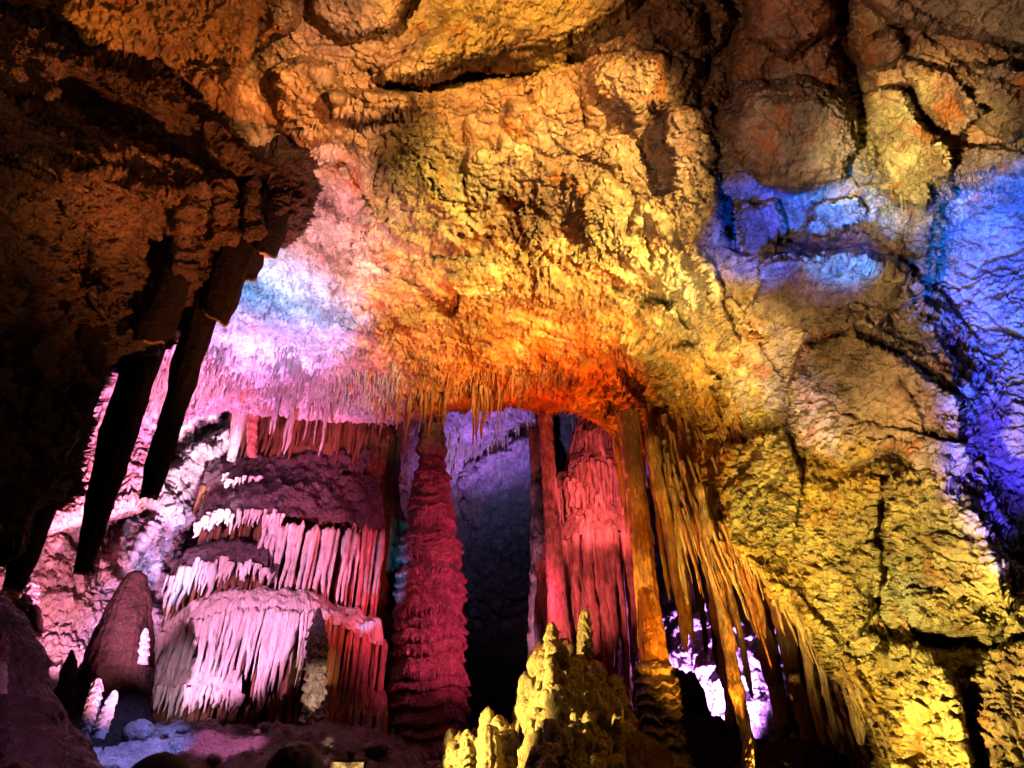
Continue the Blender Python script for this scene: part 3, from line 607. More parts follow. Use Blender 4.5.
# middle shelf
cap('ledge', RM([(150, 642, 0), (180, 624, 0), (215, 608, 0), (260, 604, 0), (300, 610, 0), (340, 622, 0), (384, 640, 0)], 10.7, .8), IN([(185, 612), (215, 600), (260, 596), (310, 602), (350, 612), (376, 626)], 11.3), M_PALE, mound, .10, seed=5)
curtain('drapery', RM([(150, 644, 22), (165, 634, 30), (178, 628, 50), (200, 616, 74), (235, 609, 92), (265, 608, 70), (305, 612, 80), (318, 616, 66)], 10.65, .8), M_PALE, mound, 4.4, 5.4, 1, taper=.10, seed=19, lenvar=.42)
curtain('drapery', RM([(155, 648, 60), (200, 620, 110), (250, 612, 130), (320, 620, 125)], 10.95, .8), M_BROWN, mound, 6, 3.8, 1, seed=20)  # longer back row, shade between front pipes put into its colour
curtain('drapery', RM([(322, 618, 115), (340, 623, 118), (352, 627, 118)], 10.7, .8), M_LIP, mound, 4.6, 3.2, 2, seed=21, lenvar=.15)
curtain('drapery', RM([(350, 626, 95), (368, 632, 92), (386, 642, 80)], 10.75, .8), M_RED, mound, 4.2, 3.2, 2, seed=22, lenvar=.15)
# lowest shelves
cap('ledge', RM([(143, 694, 0), (160, 682, 0), (195, 680, 0), (242, 694, 0)], 10.5, .6), IN([(160, 668), (195, 664), (236, 672)], 11.1), M_PALE, mound, .07, seed=6)
curtain('drapery', RM([(143, 696, 16), (160, 686, 26), (195, 684, 26), (242, 696, 16)], 10.45, .6), M_PALE, mound, 3.8, 4.4, 1, taper=.12, seed=23)
curtain('drapery', RM([(146, 700, 40), (195, 692, 46), (300, 700, 50)], 10.8, .6), M_BROWN, mound, 5.5, 3.6, 1, seed=24)  # lowest back row, coloured dark in place of shade
cap('ledge', RM([(318, 716, 0), (350, 706, 0), (388, 712, 0)], 10.9, .6), IN([(325, 700), (355, 692), (382, 698)], 11.5), M_RED, mound, .07, seed=7)
curtain('drapery', RM([(318, 718, 66), (350, 708, 72), (388, 714, 70)], 10.85, .6), M_RED, mound, 4.4, 3.4, 2, seed=25, lenvar=.12)

# ---- hanging curtain above the mound
hc = at(306, 404, 11.9)
hang = thing('stalactite_curtain', 'rusty hanging curtain of dripstone above the top shelf of the tiered mound', 'drapery', (hc[0], hc[1], hc[2]-1.2))
curtain('drapery', [(236, 396, 11.9, 48), (280, 394, 11.8, 60), (325, 396, 11.8, 62), (372, 402, 12, 76)], M_BROWN, hang, 5.5, 4.4, 3, seed=31, lenvar=.4)

# ---- columns, stalagmites
def stalagmite(name, label, cat, axis, Y, mat, tiers=None, group=None, part='body', **k):
    """axis rows: (row, centre px, half width px) from bottom to top"""
    p0 = at(axis[0][1], axis[0][0], Y); z0 = p0[2]
    th = thing(name, label, cat, p0, group) if part else None
    prof = prof_px([(r, h) for r, c_, h in axis], Y, z0)
    tp = at(axis[-1][1], axis[-1][0], Y)
    t = [zr(r, Y)-z0 for r in tiers] if tiers else None
    o = lathe_obj(part or name, p0, prof, mat, th, tiers=t, lean=(tp[0]-p0[0], 0), **k)
    if not part: tag(o, label, cat, group); return o
    return th
stalagmite('stalagmite', 'tall rose-red tiered stalagmite like a tower, right of the broad tiered mound', 'stalagmite',
  [(860, 428, 41), (768, 429, 39), (720, 429, 37), (690, 430, 38), (660, 428, 34), (640, 428, 36), (612, 427, 31), (600, 427, 34), (578, 425, 32), (568, 426, 27), (560, 426, 31), (545, 427, 29), (536, 427, 24), (520, 428, 24), (506, 429, 22), (500, 429, 18), (478, 430, 18), (470, 431, 14), (458, 431, 12), (450, 431, 15), (432, 431, 12), (418, 432, 9), (410, 432, 5.5), (405, 432, 1.5)],
  12, M_CRIM, tiers=[800, 775, 762, 741, 730, 712, 695, 684, 661, 648, 633, 622, 600, 592, 582, 566, 552, 545, 532, 515, 505, 490, 478, 466, 455, 440, 428], part=None, flute=.075, ff=13, amp=.10, nf=3, seed=5, nseg=360, nrow=900, zs=.35, tierdepth=.085)
stalagmite('cave_column', 'slender pink banded column reaching from the floor shelf to the ceiling fringe', 'column',
  [(650, 560, 12), (600, 553, 10), (570, 550, 9), (520, 548, 8), (470, 546, 7), (430, 545, 7), (400, 544, 8), (380, 543, 11)], 11, M_RED, part=None, tierdepth=.07, flute=.04, ff=3, amp=.03, nf=7, seed=8, nseg=64, nrow=160,
  tiers=[590, 575, 562, 548, 533, 520, 508, 490, 470, 455, 440, 425, 410])
stalagmite('cave_column', 'thin leaning pink column at the left end of the rusty hanging curtain', 'column',
  [(460, 231, 4), (430, 235, 6), (400, 242, 8), (375, 248, 10)], 11.2, M_PALE, part=None, flute=.06, ff=3, amp=.02, nf=7, seed=9, nseg=48, nrow=80)
stalagmite('cave_column', 'short red banded column next to the thin leaning pink column', 'column',
  [(456, 252, 5), (430, 252, 5), (405, 252, 7)], 11.6, M_RED, part=None, flute=.06, ff=3, amp=.02, nf=7, seed=10, nseg=48, nrow=80, tiers=[450, 443, 436, 428, 420])
stalagmite('cave_column', 'dim brown column in the dark gap behind the rose stalagmite and yellow mound', 'column',
  [(800, 541, 15), (700, 540, 12), (640, 539, 10), (560, 538, 7), (480, 537, 5), (430, 536, 7)], 14, M_BROWN, part=None, flute=.1, ff=3, amp=.10, nf=3, seed=12, nseg=90, nrow=160)
stalagmite('stalagmite', 'beaded pagoda-like stalagmite standing in front of the broad mound draperies', 'stalagmite',
  [(800, 309, 12), (745, 311, 11), (700, 315, 10), (660, 318, 9.5), (640, 319, 9), (620, 319, 5), (608, 319, 1.5)], 10.1, M_PALE, part=None, flute=.12, ff=3, amp=.10, nf=8, seed=13, nseg=90, nrow=420, tierdepth=.32,
  tiers=[742, 733, 722, 712, 702, 690, 680, 670, 660, 650, 640, 632, 622, 614])

# ---- the organ-like red flowstone
rc = at(595, 700, 12.2)
organ = thing('flowstone_organ', 'red organ-pipe flowstone wall between the slender pink column and the orange column', 'flowstone', (rc[0], rc[1], zr(790, 12.2)))
pr = prof_px([(790, 50), (700, 48), (600, 46), (540, 44), (500, 34), (460, 26), (430, 18), (415, 10)], 12.6, zr(790, 12.6))
lathe_obj('core', (at(598, 600, 12.6)[0], 12.6, zr(790, 12.6)), pr, M_RED, organ, flute=.08, ff=7, amp=.1, ell=.6, seed=33, nseg=160, nrow=200, lean=(.15, 0))
yo = lambda u, f: f+.5*((u-598)/45)**2
def RO(pts, f): return [(a, b, yo(a, f), l) for a, b, l in pts]
for k, (rim, inn, f, rw) in enumerate([
  ([(582, 436, 32), (598, 424, 36), (615, 422, 40), (626, 430, 40)], [(585, 424), (600, 416), (622, 418)], 12.2, 4.0),
  ([(568, 470, 40), (585, 458, 36), (605, 462, 40), (634, 458, 60)], [(575, 456), (600, 448), (630, 448)], 12.0, 4.0),
  ([(556, 488, 50), (572, 480, 30), (600, 494, 28), (638, 486, 50)], [(560, 476), (600, 474), (636, 474)], 11.85, 4.2),
  ([(566, 530, 30), (590, 510, 40), (610, 512, 40), (640, 506, 50)], [(570, 512), (600, 500), (638, 498)], 11.7, 4.6),
  ([(540, 566, 74), (556, 548, 90), (580, 530, 110), (610, 526, 136), (642, 524, 140)], [(545, 545), (570, 520), (610, 514), (640, 512)], 11.5, 7.2)]):
    cap('ledge', RO([(a, b, 0) for a, b, l in rim], f), [(a, b, yo(a, f)+.5) for a, b in inn], M_RED, organ, .045, seed=40+k, n=60, m=24)
    curtain('drapery', RO(rim, f-.03), M_RED, organ, rw*1.05, rw*.8, 2, seed=50+k, lenvar=.22, back=.15, nrow=30, taper=.55)

# ---- the orange column and its ringed foot
oc = at(662, 790, 8)
ocol = thing('cave_column', 'orange column standing on a ringed pale yellow foot, right of the red organ-pipe wall', 'column', (oc[0], 8, zr(860, 8)))
X0 = at(632, 450, 8)[0]
lathe_obj('shaft', (X0, 8, zr(700, 8)), [(0, 16*pxm(700, 8)), (zr(660, 8)-zr(700, 8), 14*pxm(660, 8)), (zr(600, 8)-zr(700, 8), 11*pxm(600, 8)), (zr(500, 8)-zr(700, 8), 9*pxm(500, 8)), (zr(440, 8)-zr(700, 8), 9*pxm(430, 8)), (zr(415, 8)-zr(700, 8), 12*pxm(400, 8))],
  M_ORANGE, ocol, flute=.05, ff=2.4, amp=.035, nf=5, seed=61, nseg=90, nrow=320)
lathe_obj('foot', (X0, 8, zr(860, 8)), [(0, 30*pxm(860, 8)), (zr(768, 8)-zr(860, 8), 25*pxm(768, 8)), (zr(730, 8)-zr(860, 8), 19*pxm(730, 8)), (zr(690, 8)-zr(860, 8), 21*pxm(690, 8)), (zr(672, 8)-zr(860, 8), 19*pxm(672, 8)), (zr(664, 8)-zr(860, 8), 14*pxm(664, 8))],
  M_CREAM, ocol, flute=.07, ff=4, amp=.07, nf=7, seed=62, nseg=110, nrow=360, tierdepth=.3, tiers=[zr(r, 8)-zr(860, 8) for r in (768, 748, 735, 722, 708, 698, 686, 676)])

# ---- honey stalactites under the right wall
def stal(label, u, v0, v1, Y, r0, r1, mat, group, lean=0.0, seed=0, name='stalactite', flute=.10, rough=.10):
    p = at(u, v0, Y); z1 = zr(v1, Y)
    V, F = tubes([(p[0], p[1], p[2]+.05, p[2]-z1+.05, r0*pxm(v0, Y), r1*pxm(v1, Y), lean, 0)], 28, 80, rough, 5.0, seed, flute)
    return tag(mesh(name, V, F, mat), label, 'stalactite', group)
G = 'honey-coloured stalactites below the right wall'
big = [
 (652, 452, 652, 8.2, 7, 3.5, M_YELLOW, .05, 'slim yellow stalactite touching the right side of the orange column'),
 (668, 462, 640, 8.1, 5, 2.5, M_YELLOW, .02, 'thin yellow stalactite, second to the right of the orange column'),
 (676, 470, 655, 8.4, 6, 2, M_DARK, 0, 'black tapering stalactite crossing the left edge of the violet gap'),
 (690, 500, 690, 8.3, 6, 3, M_DARK, 0, 'thin black stalactite hanging in the middle of the violet gap'),
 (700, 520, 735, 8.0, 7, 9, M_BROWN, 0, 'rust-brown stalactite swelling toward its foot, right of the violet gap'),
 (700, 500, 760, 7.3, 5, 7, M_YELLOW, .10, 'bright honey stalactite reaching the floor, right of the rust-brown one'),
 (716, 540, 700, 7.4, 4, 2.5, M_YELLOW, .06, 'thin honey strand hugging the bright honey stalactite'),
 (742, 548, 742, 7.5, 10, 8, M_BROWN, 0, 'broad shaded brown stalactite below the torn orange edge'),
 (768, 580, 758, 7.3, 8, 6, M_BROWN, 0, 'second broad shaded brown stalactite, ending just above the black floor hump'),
 (790, 590, 746, 6.8, 6, 4, M_YELLOW, 0, 'honey stalactite with a narrow tip between the shaded brown ones and the wall'),
 (806, 608, 742, 6.6, 5, 3, M_YELLOW, 0, 'narrow honey stalactite, second from the yellow wall foot'),
 (832, 640, 746, 6.3, 6, 5, M_YELLOW, 0, 'short blunt honey stalactite closest to the yellow wall foot')]
for k, (u, v0, v1, Y, r0, r1, mt, ln, lab) in enumerate(big):
    stal(lab, u, v0-14, v1, Y, r0, r1, mt, G, ln, 70+k)
# finer strands: individual stalactites sharing a few meshes
def variants(mat, n, seed, nseg=12, nrow=26, ratio=.06, rough=.12, name='stalactite', taper=.12):
    out = []
    for k in range(n):
        V, F = tubes([(0, 0, 1.0, 1.0, ratio, ratio*taper, 0, 0)], nseg, nrow, rough, 14.0, seed+k*7)
        me = mesh(name, V, F, mat); me.location = (0, 0, 0)
        out.append(me)
    return out
def scatter(protos, spots, label, cat, group, keep=999, stufflabel='', name='stalactite'):
    """spots: (x, y, ztop, length, radius, leanx)"""
    spots = sorted(spots, key=lambda q: -q[3]*q[4])
    rest = spots[keep:]; spots = spots[:keep]
    if rest:
        q = np.array(rest); V, F = tubes(np.stack([q[:, 0], q[:, 1], q[:, 2], q[:, 3], q[:, 4], q[:, 4]*.12, q[:, 5]*q[:, 3], 0*q[:, 0]], -1), 9, 14, .12, 12., 3)
        tag(mesh('small_stalactites', V, F, protos[0].data.materials[0]), stufflabel, 'stalactites', kind='stuff')
    used = set()
    for i, (x, y, z, l, r, ln) in enumerate(spots):
        k = i % len(protos); p = protos[k]
        o = p if k not in used else p.copy()
        if k in used: COL.objects.link(o)
        used.add(k)
        zmin = 0; o.scale = (r/.06, r/.06, l); o.location = (x, y, z-l); o.rotation_euler = (0, -ln, rng.random()*.8-.4)
        tag(o, label, cat, group)
r = rnd(41); sp = []
line = [(630, 424, 8.7), (640, 436, 8.6), (672, 462, 8.1), (700, 492, 7.6), (720, 528, 7.2), (740, 552, 7.0)]
for i in range(90):
    q = along(line, np.array([r.random()]))[0]; u = q[0]+r.normal()*13; v = q[1]-8+r.normal()*16
    p = at(u, v, q[2]-.15+r.random()*.5); m = pxm(v, q[2]); l = m*(16+120*r.random()**1.8)
    sp.append((p[0], p[1], p[2]+.08, l, m*(1.3+3.0*r.random()**2), .02+.05*r.random()+.17*float(smooth(650, 730, u))))
scatter(variants(M_ORANGE, 4, 500)+variants(M_YELLOW, 4, 540), sp, 'orange-yellow dripping strand in the sheaf fanning down right from the ceiling edge', 'stalactite', 'fanning strands beside the orange column', 60, 'mass of the finest orange strands among the sheaf beside the orange column')
sp = []
line = [(745, 556, 7.0), (800, 606, 6.5), (838, 650, 6.1), (868, 692, 5.8), (892, 740, 5.6)]
for i in range(34):
    q = along(line, np.array([r.random()]))[0]; u = q[0]+r.normal()*6; v = q[1]-4+r.normal()*6
    p = at(u, v, q[2]-.10+r.random()*.3); m = pxm(v, q[2]); l = m*(14+60*r.random()**1.6)
    sp.append((p[0], p[1], p[2]+.06, l, m*(1.2+2.6*r.random()**2), .10+.1*r.random()))
scatter(variants(M_YELLOW, 5, 580), sp, 'small honey-coloured drip among those edging the foot of the yellow wall', 'stalactite', 'small drips edging the yellow wall', 34, 'mass of the tiniest honey drips at the foot of the yellow wall')

# ---- fringe of small stalactites on the ceiling lip
CD = [(a, b, math.log(c_)) for a, b, c_ in C_depth]; BD = [(a, b, math.log(c_)) for a, b, c_ in B_depth]
def Yc(u, v, D=CD): return np.exp(rbf(D, np.atleast_1d(u).astype(float), np.atleast_1d(v).astype(float))[..., 0])
def fringe(line, n, seed, lmin, lmax, rmin, rmax, spread, D=CD, off=0.0, pw=1.8):
    r = rnd(seed); q = along(line, r.random(n)); u = q[:, 0]+r.normal(size=n)*3; v = q[:, 1]-np.abs(r.normal(size=n))*spread
    Y = Yc(u, v, D)+off; P = at(u, v, Y); m = pxm(v, Y)
    l = m*(lmin+(lmax-lmin)*r.random(n)**pw)
    l = l*np.clip(.6+3.0*gn(P*1.5, seed), .15, 1.9); rr = m*(rmin+(rmax-rmin)*r.random(n)**1.6)*(.5+.6*l/(m*lmax))
    return [(P[i, 0], P[i, 1], P[i, 2]+.10, l[i]+.1, rr[i], 0) for i in range(n)]
scatter(variants(M_PALE, 6, 620), fringe([(200, 402), (225, 398), (285, 402), (330, 406), (372, 412)], 150, 1, 4, 38, 1.2, 3.0, 14, pw=2.4), 'small pale violet-lit stalactite in the fringe hanging above the broad tiered mound', 'stalactite', 'pale fringe above the mound', 64, 'mass of the tiniest pale stalactites above the broad tiered mound')
scatter(variants(M_LIP, 6, 660), fringe([(372, 412), (400, 410), (418, 406), (446, 403), (460, 400)], 60, 2, 5, 44, 1.2, 2.8, 14, pw=2.4), 'small rusty stalactite in the ceiling fringe behind and beside the rose stalagmite tip', 'stalactite', 'rusty fringe over the rose stalagmite', 40, 'mass of the tiniest rusty stalactites over the rose stalagmite tip')
scatter(variants(M_LIP, 6, 700), fringe([(460, 400), (500, 398), (540, 398), (570, 400), (600, 412)], 110, 3, 3, 36, 1.3, 3.2, 16, pw=2.6), 'small fiery orange stalactite in the glowing lip between rose stalagmite and orange column', 'stalactite', 'fiery fringe of the ceiling lip', 56, 'mass of the tiniest fiery stalactites along the glowing lip')
scatter(variants(M_PALE, 4, 740), fringe([(90, 420), (160, 424), (200, 402)], 8, 4, 10, 40, 1.5, 3.2, 12), 'small pink stalactite of the ceiling edge seen between the black broken shafts', 'stalactite', 'pink fringe behind the black shafts')
# numberless drip points on the ceiling behind the lip
def field(box, n, seed, lmin, lmax, rmin, rmax, D, mat, name='small_stalactites', dens=None, lean=0.0):
    r = rnd(seed); u = box[0]+(box[2]-box[0])*r.random(n*3); v = box[1]+(box[3]-box[1])*r.random(n*3)
    Y = Yc(u, v, D); P = at(u, v, Y)
    g = fbm(P, 1.3, 3, seed+1)+.25*r.normal(size=len(u))
    if dens is not None: g = g+dens(u, v)
    k = np.argsort(-g)[:n]; P = P[k]; m = pxm(v[k], Y[k])
    l = m*(lmin+(lmax-lmin)*r.random(n)**2); rr = m*(rmin+(rmax-rmin)*r.random(n))
    V, F = tubes(np.stack([P[:, 0], P[:, 1], P[:, 2]+.12, l+.12, rr, rr*.15, lean*l, 0*l], -1), 7, 9, .12, 12., seed)
    return mesh(name, V, F, mat)
edge = lambda a, b: (lambda u, v: 1.2*smooth(a, b, v)-.6)
clipd = lambda u, v, e=C_clip: np.where(sdf_poly(u, v, e) > 4, 0, -99)
f1 = field((330, 310, 640, 412), 700, 21, 2, 9, .9, 2.2, CD, M_LIP, dens=lambda u, v: clipd(u, v)+1.3*smooth(320, 400, v))
tag(f1, 'countless tiny rusty drip points bristling on the orange ceiling before its lip', 'stalactites', kind='stuff')
f2 = field((150, 300, 400, 412), 1500, 22, 3, 17, .8, 2.2, CD, M_PALE, dens=lambda u, v: clipd(u, v)+1.3*smooth(330, 400, v))
tag(f2, 'countless tiny pink drip points bristling on the ceiling above the tiered mound', 'stalactites', kind='stuff')
f3 = field((370, 400, 640, 470), 700, 23, 6, 30, .9, 2.2, BD, M_PALE)
tag(f3, 'countless tiny violet stalactites on the far chamber ceiling beyond the fiery lip', 'stalactites', kind='stuff')
f4 = field((640, 410, 740, 540), 420, 24, 5, 26, .9, 2.2, CD, M_ORANGE, dens=lambda u, v: clipd(u, v)+(v-400)*.004, lean=.4)
tag(f4, 'matted orange drip strands on the ceiling edge above the honey stalactites', 'stalactites', kind='stuff')

# ---- yellow knobbly mound
top = [(440, 762), (452, 735), (470, 728), (490, 720), (508, 722), (516, 712), (524, 690), (532, 662), (542, 645), (552, 632), (562, 630), (575, 642), (590, 650), (606, 668), (622, 684), (634, 712), (645, 745), (720, 790)]
tp = np.array(top, float); r = rnd(77); pts = []
for i in range(900):
    u = 442+270*r.random()**(1.0); t0 = np.interp(u, tp[:, 0], tp[:, 1]); v = t0+6+(815-t0)*r.random()**.8
    Y = 7.4-.011*(v-t0)+.0042*max(0, u-566)-.5*math.exp(-((u-552)/26)**2)-.3*math.exp(-((u-490)/22)**2)+r.random()*.15
    p = at(u, v, Y); m = pxm(v, Y); q = (3.5+5*r.random()**1.5)*m
    pts.append((p[0], p[1], p[2], q, q, q*(.9+1.2*r.random())))
mc = at(570, 800, 7)
ym = thing('flowstone_mound', 'knobbly yellow flowstone mound at the bottom centre with a dark shaded right side', 'flowstone', (mc[0], 7, 0))
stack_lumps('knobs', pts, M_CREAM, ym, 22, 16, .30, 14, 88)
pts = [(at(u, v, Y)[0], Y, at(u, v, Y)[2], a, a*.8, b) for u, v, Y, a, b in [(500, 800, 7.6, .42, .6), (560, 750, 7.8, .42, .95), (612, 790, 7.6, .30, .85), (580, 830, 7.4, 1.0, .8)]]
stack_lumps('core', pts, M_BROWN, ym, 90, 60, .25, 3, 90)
for k, (u, vb, vt, hw, Y, lab) in enumerate([
  (585, 668, 609, 7, 7.5, 'small pointed beaded stalagmite on the shaded crest of the yellow mound'),
  (552, 665, 622, 8, 7.0, 'knobbly yellow stalagmite forming the peak of the yellow mound'),
  (528, 700, 682, 7, 7.0, 'orange-tipped stub stalagmite on the left shoulder of the yellow mound'),
  (618, 765, 700, 6, 6.8, 'plain finger-shaped stalagmite on the dark side of the yellow mound'),
  (489, 770, 724, 12, 6.6, 'rounded pale yellow stalagmite on the low left end of the yellow mound'),
  (536, 690, 655, 6, 6.9, 'thin bead-ringed stalagmite left of the yellow mound peak'),
  (468, 775, 738, 9, 6.6, 'low blunt yellow stalagmite at the far left foot of the yellow mound'),
  (748, 775, 735, 5, 7.0, 'little greenish yellow stalagmite at the foot of the bright honey stalactite')]):
    n = max(2, int((vb-vt)/9))
    stalagmite('stalagmite', lab, 'stalagmite', [(vb+30, u, hw*1.35), (vb, u, hw*1.15), ((vb+vt)/2, u, hw), (vt+8, u, hw*.75), (vt+3, u, hw*.5), (vt, u, hw*.12)], Y, M_CREAM, part=None,
      tierdepth=.45, tiers=None if 'finger' in lab or 'rounded' in lab else [vt+6+i*(vb-vt)/n+r.random()*3 for i in range(n+2)], group='stalagmites on the yellow mound' if k != 7 else None,
      flute=.10, ff=2.5, amp=.03, nf=10, seed=100+k, nseg=60, nrow=110)

# ---- left foreground: dark cones and small lit stalagmites
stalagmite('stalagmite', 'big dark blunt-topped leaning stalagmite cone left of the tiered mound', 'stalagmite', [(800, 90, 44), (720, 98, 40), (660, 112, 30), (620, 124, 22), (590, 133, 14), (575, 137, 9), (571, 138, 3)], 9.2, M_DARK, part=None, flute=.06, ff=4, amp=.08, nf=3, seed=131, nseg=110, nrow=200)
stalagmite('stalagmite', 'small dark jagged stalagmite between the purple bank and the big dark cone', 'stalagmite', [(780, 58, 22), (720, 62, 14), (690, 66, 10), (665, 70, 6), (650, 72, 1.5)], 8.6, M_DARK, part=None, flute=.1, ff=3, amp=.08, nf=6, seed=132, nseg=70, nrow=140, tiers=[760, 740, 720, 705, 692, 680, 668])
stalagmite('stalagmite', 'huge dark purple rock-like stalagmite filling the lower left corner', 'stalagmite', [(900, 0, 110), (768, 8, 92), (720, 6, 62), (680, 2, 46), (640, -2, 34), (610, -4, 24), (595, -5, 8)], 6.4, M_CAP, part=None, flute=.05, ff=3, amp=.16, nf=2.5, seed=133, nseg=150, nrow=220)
sm = 'small lit stalagmites at the left'
for k, (u0, u1, vb, vt, hw, Y, mt, lab) in enumerate([
  (84, 99, 728, 678, 6, 8.0, M_GREY, 'white ringed finger stalagmite leaning right, in front of the big dark cone'),
  (98, 115, 725, 690, 5, 8.0, M_GREY, 'shorter white forked finger stalagmite with a round head, right of its taller twin'),
  (143, 146, 650, 628, 4, 8.9, M_GREY, 'small pink and white knob on the right side of the big dark cone'),
  (31, 31, 600, 576, 6, 7.6, M_PALE, 'small white-violet knob behind the snapped tip nearest the left edge'),
  (26, 26, 618, 594, 6, 7.2, M_CRIM, 'magenta round knob right of the brown knob at the left edge'),
  (36, 36, 622, 604, 5, 7.2, M_CRIM, 'small magenta bead at the right end of the left edge knobs'),
  (10, 10, 612, 588, 9, 7.2, M_LIP, 'brown lumpy knob crowning the dark rock at the left edge'),
  (1, 1, 680, 652, 5, 6.0, M_PALE, 'white and magenta knob cut by the left edge, low on the purple rock'),
  (4, 4, 648, 632, 4, 6.0, M_CRIM, 'tiny magenta bead on the purple rock near the left edge'),
  (178, 158, 753, 742, 6, 9.0, M_PALE, 'small pale pink stub on the lit ground behind the dark cap')]):
    n = max(2, int((vb-vt)/7))
    stalagmite('stalagmite', lab, 'stalagmite', [(vb+14, u0, hw*1.3), (vb, u0, hw*1.1), ((vb+vt)/2, (u0+u1)/2, hw), (vt+6, u1, hw*.85), (vt+2, u1, hw*.5), (vt, u1, hw*.12)], Y, mt, part=None, group=sm,
      tierdepth=.5, tiers=[vt+4+i*(vb-vt)/n for i in range(n+1)], flute=.10, ff=2, amp=.04, nf=12, seed=140+k, nseg=40, nrow=80)

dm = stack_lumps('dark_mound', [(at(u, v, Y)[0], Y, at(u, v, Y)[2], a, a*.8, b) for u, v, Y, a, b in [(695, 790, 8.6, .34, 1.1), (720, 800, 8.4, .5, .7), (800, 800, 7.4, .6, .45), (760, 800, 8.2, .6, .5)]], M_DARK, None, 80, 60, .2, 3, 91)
tag(dm, 'black rounded rock hump on the floor under the honey stalactites', 'rock')

dc = at(760, 600, 6.9)
dr = thing('folded_drapery', 'folded honey-coloured drapery welded along the torn lower edge of the yellow wall', 'drapery', (dc[0], dc[1], dc[2]-1.5))
curtain('drapery', [(640, 432, 8.8, 60), (672, 458, 8.2, 75), (700, 490, 7.7, 80), (722, 526, 7.3, 70), (745, 556, 7.1, 60)], M_ORANGE, dr, 8, 4.2, 2, seed=301, lenvar=.6, lean=.07, back=.12, nrow=34, taper=.2)
curtain('drapery', [(722, 528, 7.3, 20), (745, 552, 7.1, 30), (775, 582, 6.9, 40), (806, 606, 6.6, 34), (838, 645, 6.2, 26), (868, 690, 5.95, 26), (896, 745, 5.7, 40)], M_YELLOW, dr, 7, 3.0, 1, seed=302, lenvar=.8, lean=.03, back=.12, nrow=34, taper=.15)
curtain('folds', [(758, 572, 7.6, 230), (790, 598, 7.4, 210), (815, 620, 7.1, 190), (850, 665, 6.8, 150)], M_BROWN, dr, 14, 7, 1, seed=303, lenvar=.15, lean=.05, nrow=40, taper=.5, nseg=16)
curtain('folds', [(646, 448, 8.4, 150), (664, 462, 8.4, 165)], M_YELLOW, dr, 7, 4.0, 1, seed=304, lenvar=.15, lean=.03, nrow=44, taper=.45, nseg=14)

r = rnd(555); pts = []
for i in range(150):
    x = -6.5+9*r.random(); y = 7.2+3.4*r.random(); a = .03+.13*r.random()**3
    pts.append((x, y, float(ground_z(np.float64(x), np.float64(y)))+a*.2, a, a*(.7+.5*r.random()), a*(.5+.4*r.random())))
tag(stack_lumps('rubble', pts, M_FLOOR, None, 20, 14, .3, 8, 556), 'loose rock rubble strewn over the cave floor before the mounds', 'rubble', kind='stuff')

# ---- visitors in front, backs to the camera (only the tops of their heads reach the picture)
M_SKIN = plain('skin', (.42, .24, .16), .5); M_HAIR = plain('dark_hair', (.035, .015, .012), .6); M_CAPC = plain('cap_cloth', (.02, .018, .03), .8)
M_JACKET = plain('jacket_cloth', (.05, .05, .08), .85); M_TROUSERS = plain('trouser_cloth', (.04, .04, .05), .9)
def skin_body(name, pts, edges, radii, mat, parent, sub=2):
    me = bpy.data.meshes.new(name); me.from_pydata(pts, edges, []); o = bpy.data.objects.new(name, me); COL.objects.link(o)
    sk = o.modifiers.new('skin', 'SKIN'); ss = o.modifiers.new('sub', 'SUBSURF'); ss.levels = sub; ss.render_levels = sub
    for i, r_ in enumerate(radii): me.skin_vertices[0].data[i].radius = (r_ if isinstance(r_, tuple) else (r_, r_))
    me.skin_vertices[0].data[0].use_root = True
    dg = bpy.context.evaluated_depsgraph_get(); m2 = bpy.data.meshes.new_from_object(o.evaluated_get(dg))
    o.modifiers.clear(); o.data = m2; m2.name = name; m2.materials.clear(); m2.materials.append(mat)
    m2.polygons.foreach_set('use_smooth', np.ones(len(m2.polygons), bool)); o.parent = parent
    return o
def ellip(name, c, r_, mat, parent, cut=None, lump=.0, seed=0):
    n, m = 48, 36; a = np.arange(n)/n*2*math.pi; ph = np.linspace(.01, math.pi-.01 if cut is None else cut, m)
    A, B = np.meshgrid(a, ph); P = np.stack([np.cos(A)*np.sin(B), np.sin(A)*np.sin(B), np.cos(B)], -1).reshape(-1, 3)
    d = 1+lump*fbm(P*np.array([1, 1, .5])+seed, 5, 4, seed)
    Q = P*np.array(r_)*d[:, None]+np.array(c)
    o = mesh(name, Q, grid_faces(m, n, True)[:, ::-1], mat); loc = o.location.copy(); o.parent = parent; o.location = loc
    return o
